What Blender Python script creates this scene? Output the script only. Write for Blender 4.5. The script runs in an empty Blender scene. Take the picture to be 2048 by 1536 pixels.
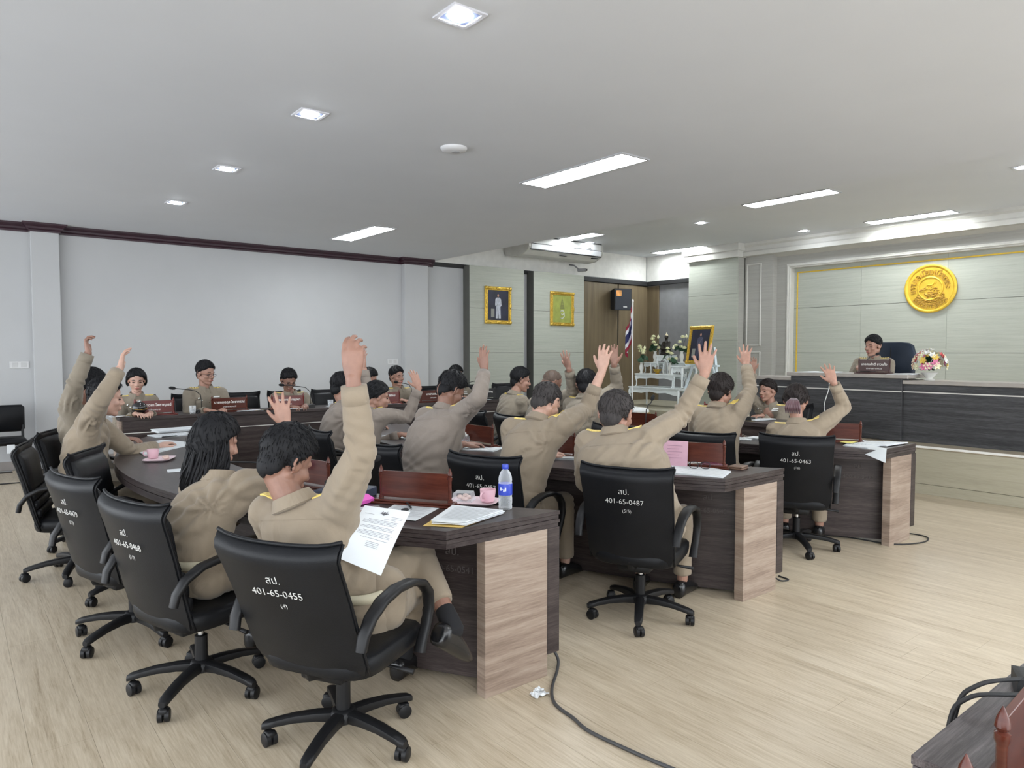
import bpy, bmesh, math, random
import numpy as np
from mathutils import Vector, Matrix, Euler, noise
from mathutils.bvhtree import BVHTree
random.seed(7)
SC = bpy.context.scene
COL = SC.collection
PI = math.pi
R = math.radians
def V(p): return Vector(p)
def lerp(a, b, t): return a + (b - a) * t

# ---------------------------------------------------------------- camera, world, exposure, lights
cam_data = bpy.data.cameras.new('camera')
cam_data.sensor_width = 36.0
cam_data.sensor_fit = 'HORIZONTAL'
cam_data.lens = 36.0 * 1419.0 / 2048.0
cam = bpy.data.objects.new('camera', cam_data)
COL.objects.link(cam)
cam.location = (0, 0, 1.47)
cam.rotation_euler = (R(90 - 2.58), 0, R(51.5 - 90))
cam_data.clip_start = 0.02
SC.camera = cam

world = bpy.data.worlds.new('world')
SC.world = world
world.use_nodes = True
world.node_tree.nodes['Background'].inputs[0].default_value = (0.90, 0.95, 1.0, 1)
world.node_tree.nodes['Background'].inputs[1].default_value = 2.05
SC.view_settings.view_transform = 'Standard'
SC.view_settings.look = 'None'
SC.view_settings.gamma = 1.0
SC.view_settings.use_curve_mapping = False
SC.view_settings.exposure = 1.12
SC.cycles.max_bounces = 8
SC.cycles.diffuse_bounces = 4
SC.cycles.glossy_bounces = 3
SC.cycles.transparent_max_bounces = 8
SC.cycles.sample_clamp_indirect = 4.0

FLUOR_W = 21.0      # watts of one fluorescent fitting
SPOT_W = 9.0        # watts of one downlight
CEIL_Z = 3.07       # low ceiling
CEIL_HI = 3.60      # raised ceiling beyond x = 6.75
CEIL_X = 6.75
NORTH = 10.74
EAST = 12.72

def area_light(name, loc, sx, sy, w, color=(1, 1, 1), parent=None, spread=180):
    l = bpy.data.lights.new(name, 'AREA')
    l.shape = 'RECTANGLE'; l.size = sx; l.size_y = sy; l.energy = w; l.color = color
    l.spread = R(spread)
    o = bpy.data.objects.new(name, l); COL.objects.link(o)
    if parent is not None: o.parent = parent
    o.location = loc
    return o

# ---------------------------------------------------------------- helpers
def tag(o, label=None, cat=None, group=None, kind=None):
    if label: o['label'] = label
    if cat: o['category'] = cat
    if group: o['group'] = group
    if kind: o['kind'] = kind
    return o

def thing(name, label, cat, loc=(0, 0, 0), rz=0.0, group=None):
    o = bpy.data.objects.new(name, None)
    o.empty_display_size = 0.1
    COL.objects.link(o)
    o.location = loc; o.rotation_euler = (0, 0, rz)
    return tag(o, label, cat, group)

def copy_tree(o, parent=None):
    c = o.copy(); COL.objects.link(c)
    if parent is not None:
        c.parent = parent; c.matrix_parent_inverse = o.matrix_parent_inverse.copy()
    for ch in list(o.children):
        if ch.type == 'LIGHT':
            d = ch.copy(); COL.objects.link(d); d.parent = c
        else:
            copy_tree(ch, c)
    return c

def frame_from(d, ref=(0, 0, 1)):
    d = Vector(d).normalized(); r = Vector(ref)
    if abs(d.dot(r)) > 0.98: r = Vector((1, 0, 0)) if abs(d.x) < 0.9 else Vector((0, 1, 0))
    a = r.cross(d).normalized(); b = d.cross(a).normalized()
    return a, b, d

class MB:
    """collects shapes, then links them as ONE mesh object"""
    def __init__(s): s.v = []; s.f = []; s.mi = []; s.m = 0
    def add(s, vs, fs, M=None):
        n = len(s.v)
        if M is not None: vs = [M @ Vector(p) for p in vs]
        s.v += [tuple(p) for p in vs]
        s.f += [tuple(i + n for i in f) for f in fs]; s.mi += [s.m] * len(fs)
        return s
    def box(s, x0, y0, z0, x1, y1, z1, c=0.0, M=None):
        if c <= 0:
            vs = [(x0,y0,z0),(x1,y0,z0),(x1,y1,z0),(x0,y1,z0),(x0,y0,z1),(x1,y0,z1),(x1,y1,z1),(x0,y1,z1)]
            return s.add(vs, [(0,3,2,1),(4,5,6,7),(0,1,5,4),(1,2,6,5),(2,3,7,6),(3,0,4,7)], M)
        c = min(c, (x1-x0)*.49, (y1-y0)*.49, (z1-z0)*.49)
        vs = []
        for z, k in ((z0, c), (z0 + c, 0), (z1 - c, 0), (z1, c)):
            d = c if k == 0 else c
            if k: ring = [(x0+c,y0+c),(x1-c,y0+c),(x1-c,y1-c),(x0+c,y1-c)]; ring = [p for p in ring for _ in (0, 1)]
            else: ring = [(x0+c,y0),(x1-c,y0),(x1,y0+c),(x1,y1-c),(x1-c,y1),(x0+c,y1),(x0,y1-c),(x0,y0+c)]
            if k: ring = [(x0+c,y0+c),(x1-c,y0+c),(x1-c,y0+c),(x1-c,y1-c),(x1-c,y1-c),(x0+c,y1-c),(x0+c,y1-c),(x0+c,y0+c)]
            vs += [(a, b, z) for a, b in ring]
        fs = []
        for r in range(3):
            for i in range(8):
                j = (i + 1) % 8
                fs.append((r*8+i, r*8+j, r*8+8+j, r*8+8+i))
        fs.append(tuple(range(7, -1, -1))); fs.append(tuple(range(24, 32)))
        return s.add(vs, fs, M)
    def tube(s, pts, rad, n=8, flat=1.0, ref=(0, 0, 1), cap=True, M=None, twist=0.0):
        pts = [Vector(p) for p in pts]; k = len(pts)
        if not hasattr(rad, '__len__'): rad = [rad] * k
        vs = []; fs = []; pa = None
        for i, p in enumerate(pts):
            d = (pts[min(i+1, k-1)] - pts[max(i-1, 0)])
            if d.length < 1e-9: d = Vector((0, 0, 1))
            d.normalize()
            if pa is None: a, b, _ = frame_from(d, ref)
            else:
                a = (pa - d * pa.dot(d))
                if a.length < 1e-6: a, b, _ = frame_from(d, ref)
                a.normalize(); b = d.cross(a)
            pa = a
            for j in range(n):
                t = 2 * PI * j / n + twist
                vs.append(p + a * (math.cos(t) * rad[i]) + b * (math.sin(t) * rad[i] * flat))
        for i in range(k - 1):
            for j in range(n):
                q = (j + 1) % n
                fs.append((i*n+j, i*n+q, i*n+n+q, i*n+n+j))
        if cap:
            fs.append(tuple(range(n-1, -1, -1))); fs.append(tuple(range((k-1)*n, k*n)))
        return s.add(vs, fs, M)
    def cap(s, a, b, ra, rb, n=12, M=None):
        """tapered capsule"""
        a = Vector(a); b = Vector(b); d = b - a; L = d.length
        if L < 1e-6: return s.ell(a, (ra, ra, ra), M=M)
        u = d / L; pts = []; rr = []
        for t in (-.98, -.8, -.45, 0): pts.append(a + u * (ra * t)); rr.append(ra * math.sqrt(max(1 - t*t, .001)))
        for t in (0, .45, .8, .98): pts.append(b + u * (rb * t)); rr.append(rb * math.sqrt(max(1 - t*t, .001)))
        return s.tube(pts, rr, n, M=M)
    def ell(s, c, r, n=16, m=10, M=None, rot=None):
        c = Vector(c); vs = []; fs = []
        Q = rot if rot is not None else Matrix.Identity(3)
        for i in range(1, m):
            t = PI * i / m
            for j in range(n):
                p = 2 * PI * j / n
                vs.append(c + Q @ Vector((r[0]*math.sin(t)*math.cos(p), r[1]*math.sin(t)*math.sin(p), r[2]*math.cos(t))))
        vs.append(c + Q @ Vector((0, 0, r[2]))); vs.append(c + Q @ Vector((0, 0, -r[2])))
        T = len(vs) - 2; B = T + 1
        for i in range(m - 2):
            for j in range(n):
                q = (j + 1) % n
                fs.append((i*n+j, i*n+n+j, i*n+n+q, i*n+q))
        for j in range(n):
            q = (j + 1) % n
            fs.append((T, j, q)); fs.append((B, (m-2)*n+q, (m-2)*n+j))
        return s.add(vs, fs, M)
    def lathe(s, prof, n=20, c=(0, 0, 0), M=None, flat=1.0):
        """prof: (radius, z) list from bottom to top, closed by caps"""
        vs = []; fs = []; k = len(prof)
        for r, z in prof:
            for j in range(n):
                t = 2 * PI * j / n
                vs.append((c[0] + r*math.cos(t), c[1] + r*math.sin(t)*flat, c[2] + z))
        for i in range(k - 1):
            for j in range(n):
                q = (j + 1) % n
                fs.append((i*n+j, i*n+q, i*n+n+q, i*n+n+j))
        fs.append(tuple(range(n-1, -1, -1))); fs.append(tuple(range((k-1)*n, k*n)))
        return s.add(vs, fs, M)
    def loft(s, rings, cap=True, M=None, closed=True):
        n = len(rings[0]); vs = [p for r in rings for p in r]; fs = []
        for i in range(len(rings) - 1):
            for j in range(n if closed else n - 1):
                q = (j + 1) % n
                fs.append((i*n+j, i*n+q, i*n+n+q, i*n+n+j))
        if cap:
            fs.append(tuple(range(n-1, -1, -1))); fs.append(tuple(range((len(rings)-1)*n, len(rings)*n)))
        return s.add(vs, fs, M)
    def prism(s, poly, z0, z1, M=None):
        n = len(poly)
        vs = [(p[0], p[1], z0) for p in poly] + [(p[0], p[1], z1) for p in poly]
        fs = [tuple(range(n-1, -1, -1)), tuple(range(n, 2*n))] + [(i, (i+1) % n, n + (i+1) % n, n + i) for i in range(n)]
        return s.add(vs, fs, M)
    def grid(s, fn, nu, nv, M=None):
        """open sheet: fn(u, v) -> point"""
        vs = [fn(i / nu, j / nv) for i in range(nu + 1) for j in range(nv + 1)]
        fs = [(i*(nv+1)+j, (i+1)*(nv+1)+j, (i+1)*(nv+1)+j+1, i*(nv+1)+j+1) for i in range(nu) for j in range(nv)]
        return s.add(vs, fs, M)
    def mesh(s, name, smooth=False):
        me = bpy.data.meshes.new(name)
        me.from_pydata([tuple(p) for p in s.v], [], s.f)
        if s.m: me.polygons.foreach_set('material_index', s.mi)
        if smooth: me.polygons.foreach_set('use_smooth', [True] * len(me.polygons))
        me.update(); return me
    def build(s, name, mat, parent=None, smooth=False, angle=None, loc=None, fix=False):
        me = s.mesh(name, smooth or angle is not None)
        if fix or True:
            bm = bmesh.new(); bm.from_mesh(me)
            bmesh.ops.remove_doubles(bm, verts=bm.verts, dist=1e-6)
            if fix: bmesh.ops.recalc_face_normals(bm, faces=bm.faces)
            if angle is not None:
                lim = R(angle)
                for e in bm.edges:
                    if len(e.link_faces) == 2 and e.calc_face_angle(0) > lim: e.smooth = False
            bm.to_mesh(me); bm.free()
        for m in (mat if isinstance(mat, (list, tuple)) else [mat]): me.materials.append(m)
        return link(name, me, parent, loc)

def link(name, me, parent=None, loc=None):
    o = bpy.data.objects.new(name, me); COL.objects.link(o)
    if parent is not None: o.parent = parent
    if loc is not None: o.location = loc
    return o

def text_mesh(body, size, extrude=0.001, align='CENTER', res=3, bold=0.0, spacing=1.0):
    c = bpy.data.curves.new('text', 'FONT')
    c.body = body; c.size = size; c.extrude = extrude; c.align_x = align; c.align_y = 'CENTER'
    c.resolution_u = res; c.offset = bold; c.space_line = 1.0; c.space_character = spacing
    o = bpy.data.objects.new('text', c); COL.objects.link(o)
    dg = bpy.context.evaluated_depsgraph_get(); dg.update()
    me = bpy.data.meshes.new_from_object(o.evaluated_get(dg))
    bpy.data.objects.remove(o); bpy.data.curves.remove(c)
    return me

def text_obj(name, body, size, mat, parent, M, extrude=0.001, bold=0.0, spacing=1.0, align='CENTER'):
    me = text_mesh(body, size, extrude, bold=bold, spacing=spacing, align=align)
    me.transform(M); me.materials.clear(); me.materials.append(mat)
    return link(name, me, parent)

def remesh(mb, voxel, smooth=0, ratio=None, factor=0.5):
    """joins the overlapping closed shapes of mb into one continuous skin"""
    me = mb.mesh('tmp'); o = bpy.data.objects.new('tmp', me); COL.objects.link(o)
    m = o.modifiers.new('r', 'REMESH'); m.mode = 'VOXEL'; m.voxel_size = voxel; m.adaptivity = 0
    if smooth:
        q = o.modifiers.new('s', 'SMOOTH'); q.iterations = smooth; q.factor = factor
    if ratio:
        q = o.modifiers.new('d', 'DECIMATE'); q.ratio = ratio
    dg = bpy.context.evaluated_depsgraph_get(); dg.update()
    out = bpy.data.meshes.new_from_object(o.evaluated_get(dg))
    bpy.data.objects.remove(o); bpy.data.meshes.remove(me)
    out.polygons.foreach_set('use_smooth', [True] * len(out.polygons))
    return out

def finish(name, me, mat, parent=None):
    me.name = name; me.materials.clear(); me.materials.append(mat)
    return link(name, me, parent)

# ---------------------------------------------------------------- materials
MATS = {}
def nodes_of(name):
    m = bpy.data.materials.new(name); m.use_nodes = True
    nt = m.node_tree
    return m, nt, nt.nodes['Principled BSDF']

def N(nt, t, **kw):
    n = nt.nodes.new(t)
    for k, v in kw.items():
        if k in n.inputs.keys(): n.inputs[k].default_value = v
        else: setattr(n, k, v)
    return n

def ramp(nt, fac, stops):
    r = nt.nodes.new('ShaderNodeValToRGB')
    e = r.color_ramp.elements
    while len(e) > 1: e.remove(e[0])
    e[0].position = stops[0][0]; e[0].color = (*stops[0][1], 1)
    for p, c in stops[1:]:
        x = e.new(p); x.color = (*c, 1)
    nt.links.new(fac, r.inputs[0]); return r

def coords(nt, scale=(1, 1, 1), rand=0.0, kind='Object'):
    tc = nt.nodes.new('ShaderNodeTexCoord')
    mp = nt.nodes.new('ShaderNodeMapping'); mp.inputs['Scale'].default_value = scale
    nt.links.new(tc.outputs[kind], mp.inputs['Vector'])
    if rand:
        oi = nt.nodes.new('ShaderNodeObjectInfo')
        mu = nt.nodes.new('ShaderNodeVectorMath'); mu.operation = 'SCALE'
        mu.inputs[0].default_value = (3.7, 5.1, 2.3); mu.inputs['Scale'].default_value = 1
        nt.links.new(oi.outputs['Random'], mu.inputs['Scale'])
        mu2 = nt.nodes.new('ShaderNodeVectorMath'); mu2.operation = 'SCALE'; mu2.inputs['Scale'].default_value = rand
        nt.links.new(mu.outputs[0], mu2.inputs[0])
        nt.links.new(mu2.outputs[0], mp.inputs['Location'])
    return mp.outputs[0]

def bump(nt, bsdf, h, strength=0.2, dist=0.01):
    b = nt.nodes.new('ShaderNodeBump'); b.inputs['Strength'].default_value = strength; b.inputs['Distance'].default_value = dist
    nt.links.new(h, b.inputs['Height']); nt.links.new(b.outputs[0], bsdf.inputs['Normal'])

def plain(name, col, rough=0.5, metal=0.0, var=0.06, nscale=8.0, bmp=0.0, bscale=200.0, spec=0.5, sheen=0.0, sss=0.0, coat=0.0):
    """base colour with a little procedural unevenness and optional fine relief"""
    if name in MATS: return MATS[name]
    m, nt, b = nodes_of(name)
    nz = N(nt, 'ShaderNodeTexNoise', Scale=nscale, Detail=3.0)
    nt.links.new(coords(nt), nz.inputs['Vector'])
    lo = tuple(c * (1 - var) for c in col); hi = tuple(min(1, c * (1 + var)) for c in col)
    r = ramp(nt, nz.outputs['Fac'], [(0.3, lo), (0.7, hi)])
    nt.links.new(r.outputs[0], b.inputs['Base Color'])
    b.inputs['Roughness'].default_value = rough; b.inputs['Metallic'].default_value = metal
    b.inputs['Specular IOR Level'].default_value = spec
    if sheen: b.inputs['Sheen Weight'].default_value = sheen
    if coat: b.inputs['Coat Weight'].default_value = coat
    if sss:
        b.inputs['Subsurface Weight'].default_value = sss; b.inputs['Subsurface Radius'].default_value = (.012, .005, .003)
    if bmp:
        n2 = N(nt, 'ShaderNodeTexNoise', Scale=bscale, Detail=2.0)
        nt.links.new(coords(nt), n2.inputs['Vector']); bump(nt, b, n2.outputs['Fac'], bmp, 0.002)
    MATS[name] = m; return m

def wood(name, stops, scale, rough=0.4, axis_stretch=(1, 1, 1), rand=0.0, fine=1.0, distort=1.5, coat=0.0, bmp=0.05, spec=0.5, fine_w=0.4, tint=0.0):
    """streaky grain; axis_stretch is small along the grain"""
    if name in MATS: return MATS[name]
    m, nt, b = nodes_of(name)
    v = coords(nt, axis_stretch, rand)
    n1 = N(nt, 'ShaderNodeTexNoise', Scale=scale, Detail=4.0, Roughness=0.6, Distortion=distort)
    n2 = N(nt, 'ShaderNodeTexNoise', Scale=scale * 5 * fine, Detail=3.0, Roughness=0.7)
    nt.links.new(v, n1.inputs['Vector']); nt.links.new(v, n2.inputs['Vector'])
    mx = nt.nodes.new('ShaderNodeMix'); mx.data_type = 'FLOAT'; mx.inputs[0].default_value = fine_w
    nt.links.new(n1.outputs['Fac'], mx.inputs[2]); nt.links.new(n2.outputs['Fac'], mx.inputs[3])
    r = ramp(nt, mx.outputs[0], stops)
    out = r.outputs[0]
    if tint:
        oi = nt.nodes.new('ShaderNodeObjectInfo')
        hs = nt.nodes.new('ShaderNodeHueSaturation')
        mr = nt.nodes.new('ShaderNodeMapRange'); mr.inputs['To Min'].default_value = 1 - tint; mr.inputs['To Max'].default_value = 1 + tint
        nt.links.new(oi.outputs['Random'], mr.inputs['Value']); nt.links.new(mr.outputs[0], hs.inputs['Value'])
        nt.links.new(out, hs.inputs['Color']); out = hs.outputs[0]
    nt.links.new(out, b.inputs['Base Color'])
    b.inputs['Roughness'].default_value = rough; b.inputs['Specular IOR Level'].default_value = spec
    if coat: b.inputs['Coat Weight'].default_value = coat; b.inputs['Coat Roughness'].default_value = 0.15
    if bmp: bump(nt, b, mx.outputs[0], bmp, 0.003)
    MATS[name] = m; return m

def emit(name, col, s):
    if name in MATS: return MATS[name]
    m, nt, b = nodes_of(name)
    b.inputs['Base Color'].default_value = (*col, 1)
    b.inputs['Emission Color'].default_value = (*col, 1); b.inputs['Emission Strength'].default_value = s
    MATS[name] = m; return m

def cloth(name, col, var=0.12):
    """woven uniform cloth: faint weave, soft creases in the relief"""
    if name in MATS: return MATS[name]
    m, nt, b = nodes_of(name)
    v = coords(nt)
    n1 = N(nt, 'ShaderNodeTexNoise', Scale=5.0, Detail=3.0); nt.links.new(v, n1.inputs['Vector'])
    r = ramp(nt, n1.outputs['Fac'], [(0.25, tuple(c*(1-var) for c in col)), (0.75, tuple(min(1, c*(1+var)) for c in col))])
    nt.links.new(r.outputs[0], b.inputs['Base Color'])
    b.inputs['Roughness'].default_value = 0.85; b.inputs['Specular IOR Level'].default_value = 0.25
    b.inputs['Sheen Weight'].default_value = 0.15
    n2 = N(nt, 'ShaderNodeTexNoise', Scale=7.0, Detail=1.5, Distortion=2.0); nt.links.new(v, n2.inputs['Vector'])
    n3 = N(nt, 'ShaderNodeTexNoise', Scale=500.0, Detail=1.0); nt.links.new(v, n3.inputs['Vector'])
    ad = nt.nodes.new('ShaderNodeMath'); ad.operation = 'MULTIPLY_ADD'; ad.inputs[1].default_value = 0.06
    nt.links.new(n3.outputs['Fac'], ad.inputs[0]); nt.links.new(n2.outputs['Fac'], ad.inputs[2])
    bump(nt, b, ad.outputs[0], 0.28, 0.03)
    MATS[name] = m; return m
# ---------------------------------------------------------------- structure
M_WALL = plain('wall_paint', (.455, .46, .465), .75, var=.02, nscale=2, bmp=.05, bscale=150)
M_CEIL = plain('ceiling_paint', (.67, .69, .725), .8, var=.015, nscale=1.5)
M_TRIMW = plain('trim_paint', (.55, .54, .50), .5, var=.03)
M_CROWN = wood('crown_varnish', [(.3, (.020, .006, .012)), (.7, (.045, .012, .022))], 12, .3, (.1, 1, 1))
M_BOARD = wood('pale_laminate', [(.3, (.315, .330, .280)), (.5, (.385, .400, .345)), (.7, (.43, .445, .39))], 42, .45, (.03, .03, 1), rand=1.0, fine=1.6, distort=.25, bmp=.04, tint=.03)
M_BOARDD = wood('greige_laminate', [(.3, (.31, .30, .27)), (.5, (.36, .352, .322)), (.7, (.40, .392, .36))], 42, .45, (.03, .03, 1), rand=1.0, fine=1.6, distort=.25, bmp=.04, tint=.03)
M_DOORWOOD = wood('teak_panel', [(.25, (.095, .070, .040)), (.55, (.155, .118, .070)), (.8, (.195, .150, .090))], 9, .4, (1, 1, .05), rand=1.0, distort=.8)
M_FLOOR = wood('oak_laminate', [(.28, (.27, .205, .135)), (.42, (.42, .345, .245)), (.55, (.51, .43, .32)), (.74, (.61, .535, .415))], 17, .38, (1, .06, 1), rand=9.0, fine=1.5, distort=1.3, bmp=.03, tint=.05, fine_w=.5)
M_DARK = wood('dark_striped_laminate', [(.28, (.016, .011, .011)), (.45, (.034, .025, .024)), (.60, (.062, .048, .045)), (.78, (.125, .102, .095))], 26, .38, (.05, .05, 1), fine=1.8, distort=.35, bmp=.03, fine_w=.45, spec=.28)
M_DARKTOP = wood('dark_striped_top', [(.28, (.016, .011, .011)), (.45, (.034, .025, .025)), (.60, (.062, .050, .048)), (.78, (.135, .115, .110))], 24, .30, (.30, .05, 1.5), fine=1.8, distort=.4, bmp=.03, fine_w=.45, spec=.25)
M_DARKC = wood('cool_dark_striped_laminate', [(.28, (.018, .018, .019)), (.45, (.040, .040, .042)), (.60, (.075, .075, .078)), (.78, (.135, .132, .135))], 26, .38, (.05, .05, 1), fine=1.8, distort=.35, bmp=.03, fine_w=.45, spec=.3)
M_OAKEND = wood('grey_oak_end', [(.34, (.17, .120, .092)), (.48, (.275, .205, .160)), (.64, (.37, .295, .235))], 16, .45, (.07, .07, 1), rand=2.0, fine=1.4, distort=.7, bmp=.05)
M_GREYWOOD = plain('lip_edging', (.33, .30, .27), .4, var=.1)
M_WHITELINE = plain('white_inlay', (.6, .58, .54), .5)
M_BLACK = plain('matt_black', (.012, .012, .013), .6)
M_GOLD = plain('gold_leaf', (.60, .40, .07), .32, metal=.75, var=.25, nscale=40, bmp=.25, bscale=60)
M_GOLDP = plain('gold_paint', (.70, .46, .045), .38, metal=.35, var=.08, nscale=20)
M_GREY = plain('grey_curtain', (.20, .20, .205), .85)

def struct(name, mb, mat, parent=None, **k):
    o = mb.build(name, mat, parent, **k)
    if parent is None: o['kind'] = 'structure'
    return o

# floor: a base slab and the laminate planks on it
mb = MB(); mb.box(-4, -3, -.10, 13, NORTH + .2, -.012); floor = struct('floor', mb, plain('screed', (.05, .04, .03), .9))
PW, PL = .197, 1.215
me_plank = MB().box(.0004, .0004, -.012, PW - .0004, PL - .0004, 0).mesh('plank'); me_plank.materials.append(M_FLOOR)
cells = []
rp = random.Random(11)
for i in range(-6, 41):
    off = rp.uniform(0, PL)
    for j in range(-3, 11):
        x, y = i * PW, -1.2 + off + j * PL - PL
        if x > 7.9 or y > NORTH or y + PL > NORTH + .2: continue
        cx_, cy_ = x + PW / 2, y + PL / 2
        dpt = .6225 * cx_ + .7826 * cy_; lat = .7826 * cx_ - .6225 * cy_
        seen = dpt > 1.2 and abs(lat) < dpt * .76
        hid = (.9 < cx_ < 2.0 and 2.8 < cy_ < 7) or (2.8 < cx_ < 3.9 and 2.9 < cy_ < 7) or cy_ > 7.9 and cx_ > 1.2 or (cx_ > 4.6 and cy_ > 3.6)
        cells.append((0 if seen and not hid else 1, math.hypot(cx_, cy_), x, y))
cells.sort()
rest = MB()
for q, (_, _, x, y) in enumerate(cells):
    if q < 298 and _ == 0:
        o = link('plank', me_plank, floor, (x, y, 0))
    else:
        rest.box(x + .0004, y + .0004, -.012, x + PW - .0004, y + PL - .0004, 0)
o = rest.build('plank', M_FLOOR, floor); o['kind'] = 'stuff'

# ceilings
mb = MB(); mb.box(-4, -3, CEIL_Z, CEIL_X, NORTH + .2, 3.85); ceiling = struct('ceiling', mb, M_CEIL)
mb = MB(); mb.box(CEIL_X, -3, CEIL_HI, 13.0, NORTH + .2, 3.85); struct('ceiling', mb, M_CEIL)
# north wall with pilasters, crown, baseboard
mb = MB(); mb.box(-4, NORTH, -.1, 12.6, NORTH + .2, 3.85); wall_n = struct('wall_north', mb, M_WALL)
for n_, (x0, x1) in enumerate(((.845, 1.145), (6.12, 6.585))):
    mb = MB(); mb.box(x0, NORTH - .12, 0, x1, NORTH, CEIL_Z, .004); mb.build('pilaster', M_WALL, wall_n)
def crown(path, name):
    prof = [(0, 2.962), (.018, 2.962), (.018, 2.985), (.045, 3.000), (.045, 3.022), (.085, 3.050), (.085, CEIL_Z), (0, CEIL_Z)]
    rings = []
    for i, (x, y, nx, ny) in enumerate(path):
        rings.append([(x + nx * d, y + ny * d, z) for d, z in prof])
    mb = MB(); mb.loft(rings); struct(name, mb, M_CROWN, fix=True)
Yp = NORTH - .12
crown([(-4, NORTH, 0, -1), (.845, NORTH, -1, -1), (.845, Yp, -1, -1), (1.145, Yp, 1, -1), (1.145, NORTH, 1, -1), (6.12, NORTH, -1, -1), (6.12, Yp, -1, -1), (6.585, Yp, 1, -1), (6.585, NORTH, 1, -1), (6.75, NORTH, 0, -1)], 'trim_1')
mb = MB(); mb.box(6.75, NORTH - .03, 2.985, 9.2, NORTH, 3.06, .003); struct('trim_2', mb, M_BLACK)
mb = MB(); mb.box(-4, NORTH - .015, 0, 7.4, NORTH, .11, .003); struct('baseboard_north', mb, plain('baseboard_grey', (.30, .27, .25), .6))
# pale panelled piers of the north wall
def board_pier(name, x0, x1, y0, top, joints, mat=M_BOARD):
    mb = MB(); mb.box(x0 + .004, y0 + .02, 0, x1 - .004, NORTH, top); p = struct(name, mb, plain('pier_core_shade', (.10, .10, .09), .8))  # dark core: board joints, and shade painted onto the pier sides
    zs = [0] + joints + [top]
    for a, b in zip(zs, zs[1:]):
        q = MB(); q.box(0, 0, .0025, x1 - x0, .02, b - a - .0025, .0015); q.build('board', mat, p, loc=(x0, y0, a))
    return p
board_pier('wall_pier', 7.40, 8.66, 10.52, 3.035, [.62, 1.46, 2.27])
board_pier('wall_pier', 8.91, 10.255, 10.52, 3.035, [.62, 1.46, 2.27])
mb = MB(); mb.box(6.752, NORTH - .012, 3.062, 12.40, NORTH - .0005, 3.598); mb.box(12.418, 9.46, 3.042, 12.4295, NORTH - .012, 3.598); struct('wall_fascia', mb, plain('fascia_cream', (.70, .69, .65), .75))
# teak panelling in the corner and the dark band above it
mb = MB(); mb.box(10.257, NORTH - .04, 0, 12.43, NORTH, 2.95); tk = struct('wall_teak', mb, M_BLACK)
for a, b in ((10.26, 11.42), (11.46, 12.39)):
    q = MB(); q.box(0, 0, 0, b - a, .03, 2.93, .004); q.build('panel', M_DOORWOOD, tk, loc=(a, NORTH - .065, .01))
q = MB(); q.box(0, 0, 0, .03, .34, 2.93, .004); q.build('panel', M_DOORWOOD, tk, loc=(12.39, 10.345, .01))
mb = MB(); mb.box(10.257, NORTH - .10, 2.95, 12.43, NORTH, 3.04, .003); mb.box(12.33, 8.9, 2.95, 12.43, NORTH - .1, 3.04, .003); struct('trim_3', mb, M_BLACK)
# east wall
mb = MB(); mb.box(12.43, 8.3, -.1, 12.9, NORTH + .2, 3.85); struct('wall_east', mb, M_WALL)
mb = MB(); mb.box(12.405, 9.3, 0, 12.43, 10.34, 2.95); struct('wall_grey', mb, M_GREY)
mb = MB(); mb.box(EAST + .02, -3, -.1, 12.9, 8.3, 3.85); wall_d = struct('wall_dais', mb, plain('joint_dark', (.06, .06, .055), .8))
# column of pale boards left of the dais
mb = MB(); mb.box(12.23, 8.215, 0, 12.43, 9.385, 3.6); col = struct('wall_column', mb, M_BOARDD)
zs = [0, .87, 1.70, 2.62, 3.33]
for a, b in zip(zs, zs[1:]):
    q = MB(); q.box(0, 0, .003, .03, 1.18, b - a - .003, .0015); q.build('board', M_BOARD, col, loc=(12.20, 8.21, a))
q = MB(); q.box(12.13, 8.17, 3.33, 12.43, 9.46, 3.47, .004); q.box(12.10, 8.14, 3.46, 12.43, 9.50, 3.60, .004); q.build('cap', M_TRIMW, col)
# greige pilaster with a sunk moulded panel
mb = MB(); mb.box(12.45, 7.605, 0, 12.9, 8.215, 3.40); pil = struct('wall_pilaster', mb, M_BOARDD)
for z0, z1 in ((1.59, 3.20), (.30, 1.48)):
    q = MB()
    for (a, b, c, d) in ((7.845, z0, 7.872, z1), (8.145, z0, 8.172, z1), (7.8725, z0, 8.1445, z0 + .027), (7.8725, z1 - .027, 8.1445, z1)):
        q.box(12.430, a, b, 12.452, c, d, .006)
    q.build('moulding', M_TRIMW, pil)
mb = MB(); mb.box(12.60, 7.40, .0, 12.9, 7.605, 3.1195); mb.box(12.60, -3, 3.12, 12.9, 7.605, 3.40); struct('wall_surround', mb, M_BOARDD)
# moulded frame, gold line and the boards of the dais wall
mb = MB(); mb.box(12.575, 7.315, .5, 12.74, 7.40, 3.14, .008); mb.box(12.575, -3, 3.06, 12.74, 7.3145, 3.14, .008); mb.box(12.55, 7.34, .5, 12.58, 7.375, 3.115, .008); mb.box(12.55, -3, 3.085, 12.58, 7.3395, 3.115, .008)
struct('trim_4', mb, M_TRIMW)
ys = [7.32, 6.04, 4.65, 3.27, 1.9, .5, -.9, -2.3]; zs = [.5, .65, 1.455, 2.305, 3.07]
for a, b in zip(ys, ys[1:]):
    for c, d in zip(zs, zs[1:]):
        q = MB(); q.box(0, .0012, .003, .022, a - b - .0012, d - c - .003, .001); q.build('board', M_BOARD, wall_d, loc=(EAST, b, c))
mb = MB(); mb.box(12.708, 7.235, .5, 12.722, 7.258, 2.99, .002); mb.box(12.708, -3, 2.967, 12.722, 7.2345, 2.99, .002); struct('trim_5', mb, M_GOLDP)
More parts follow.
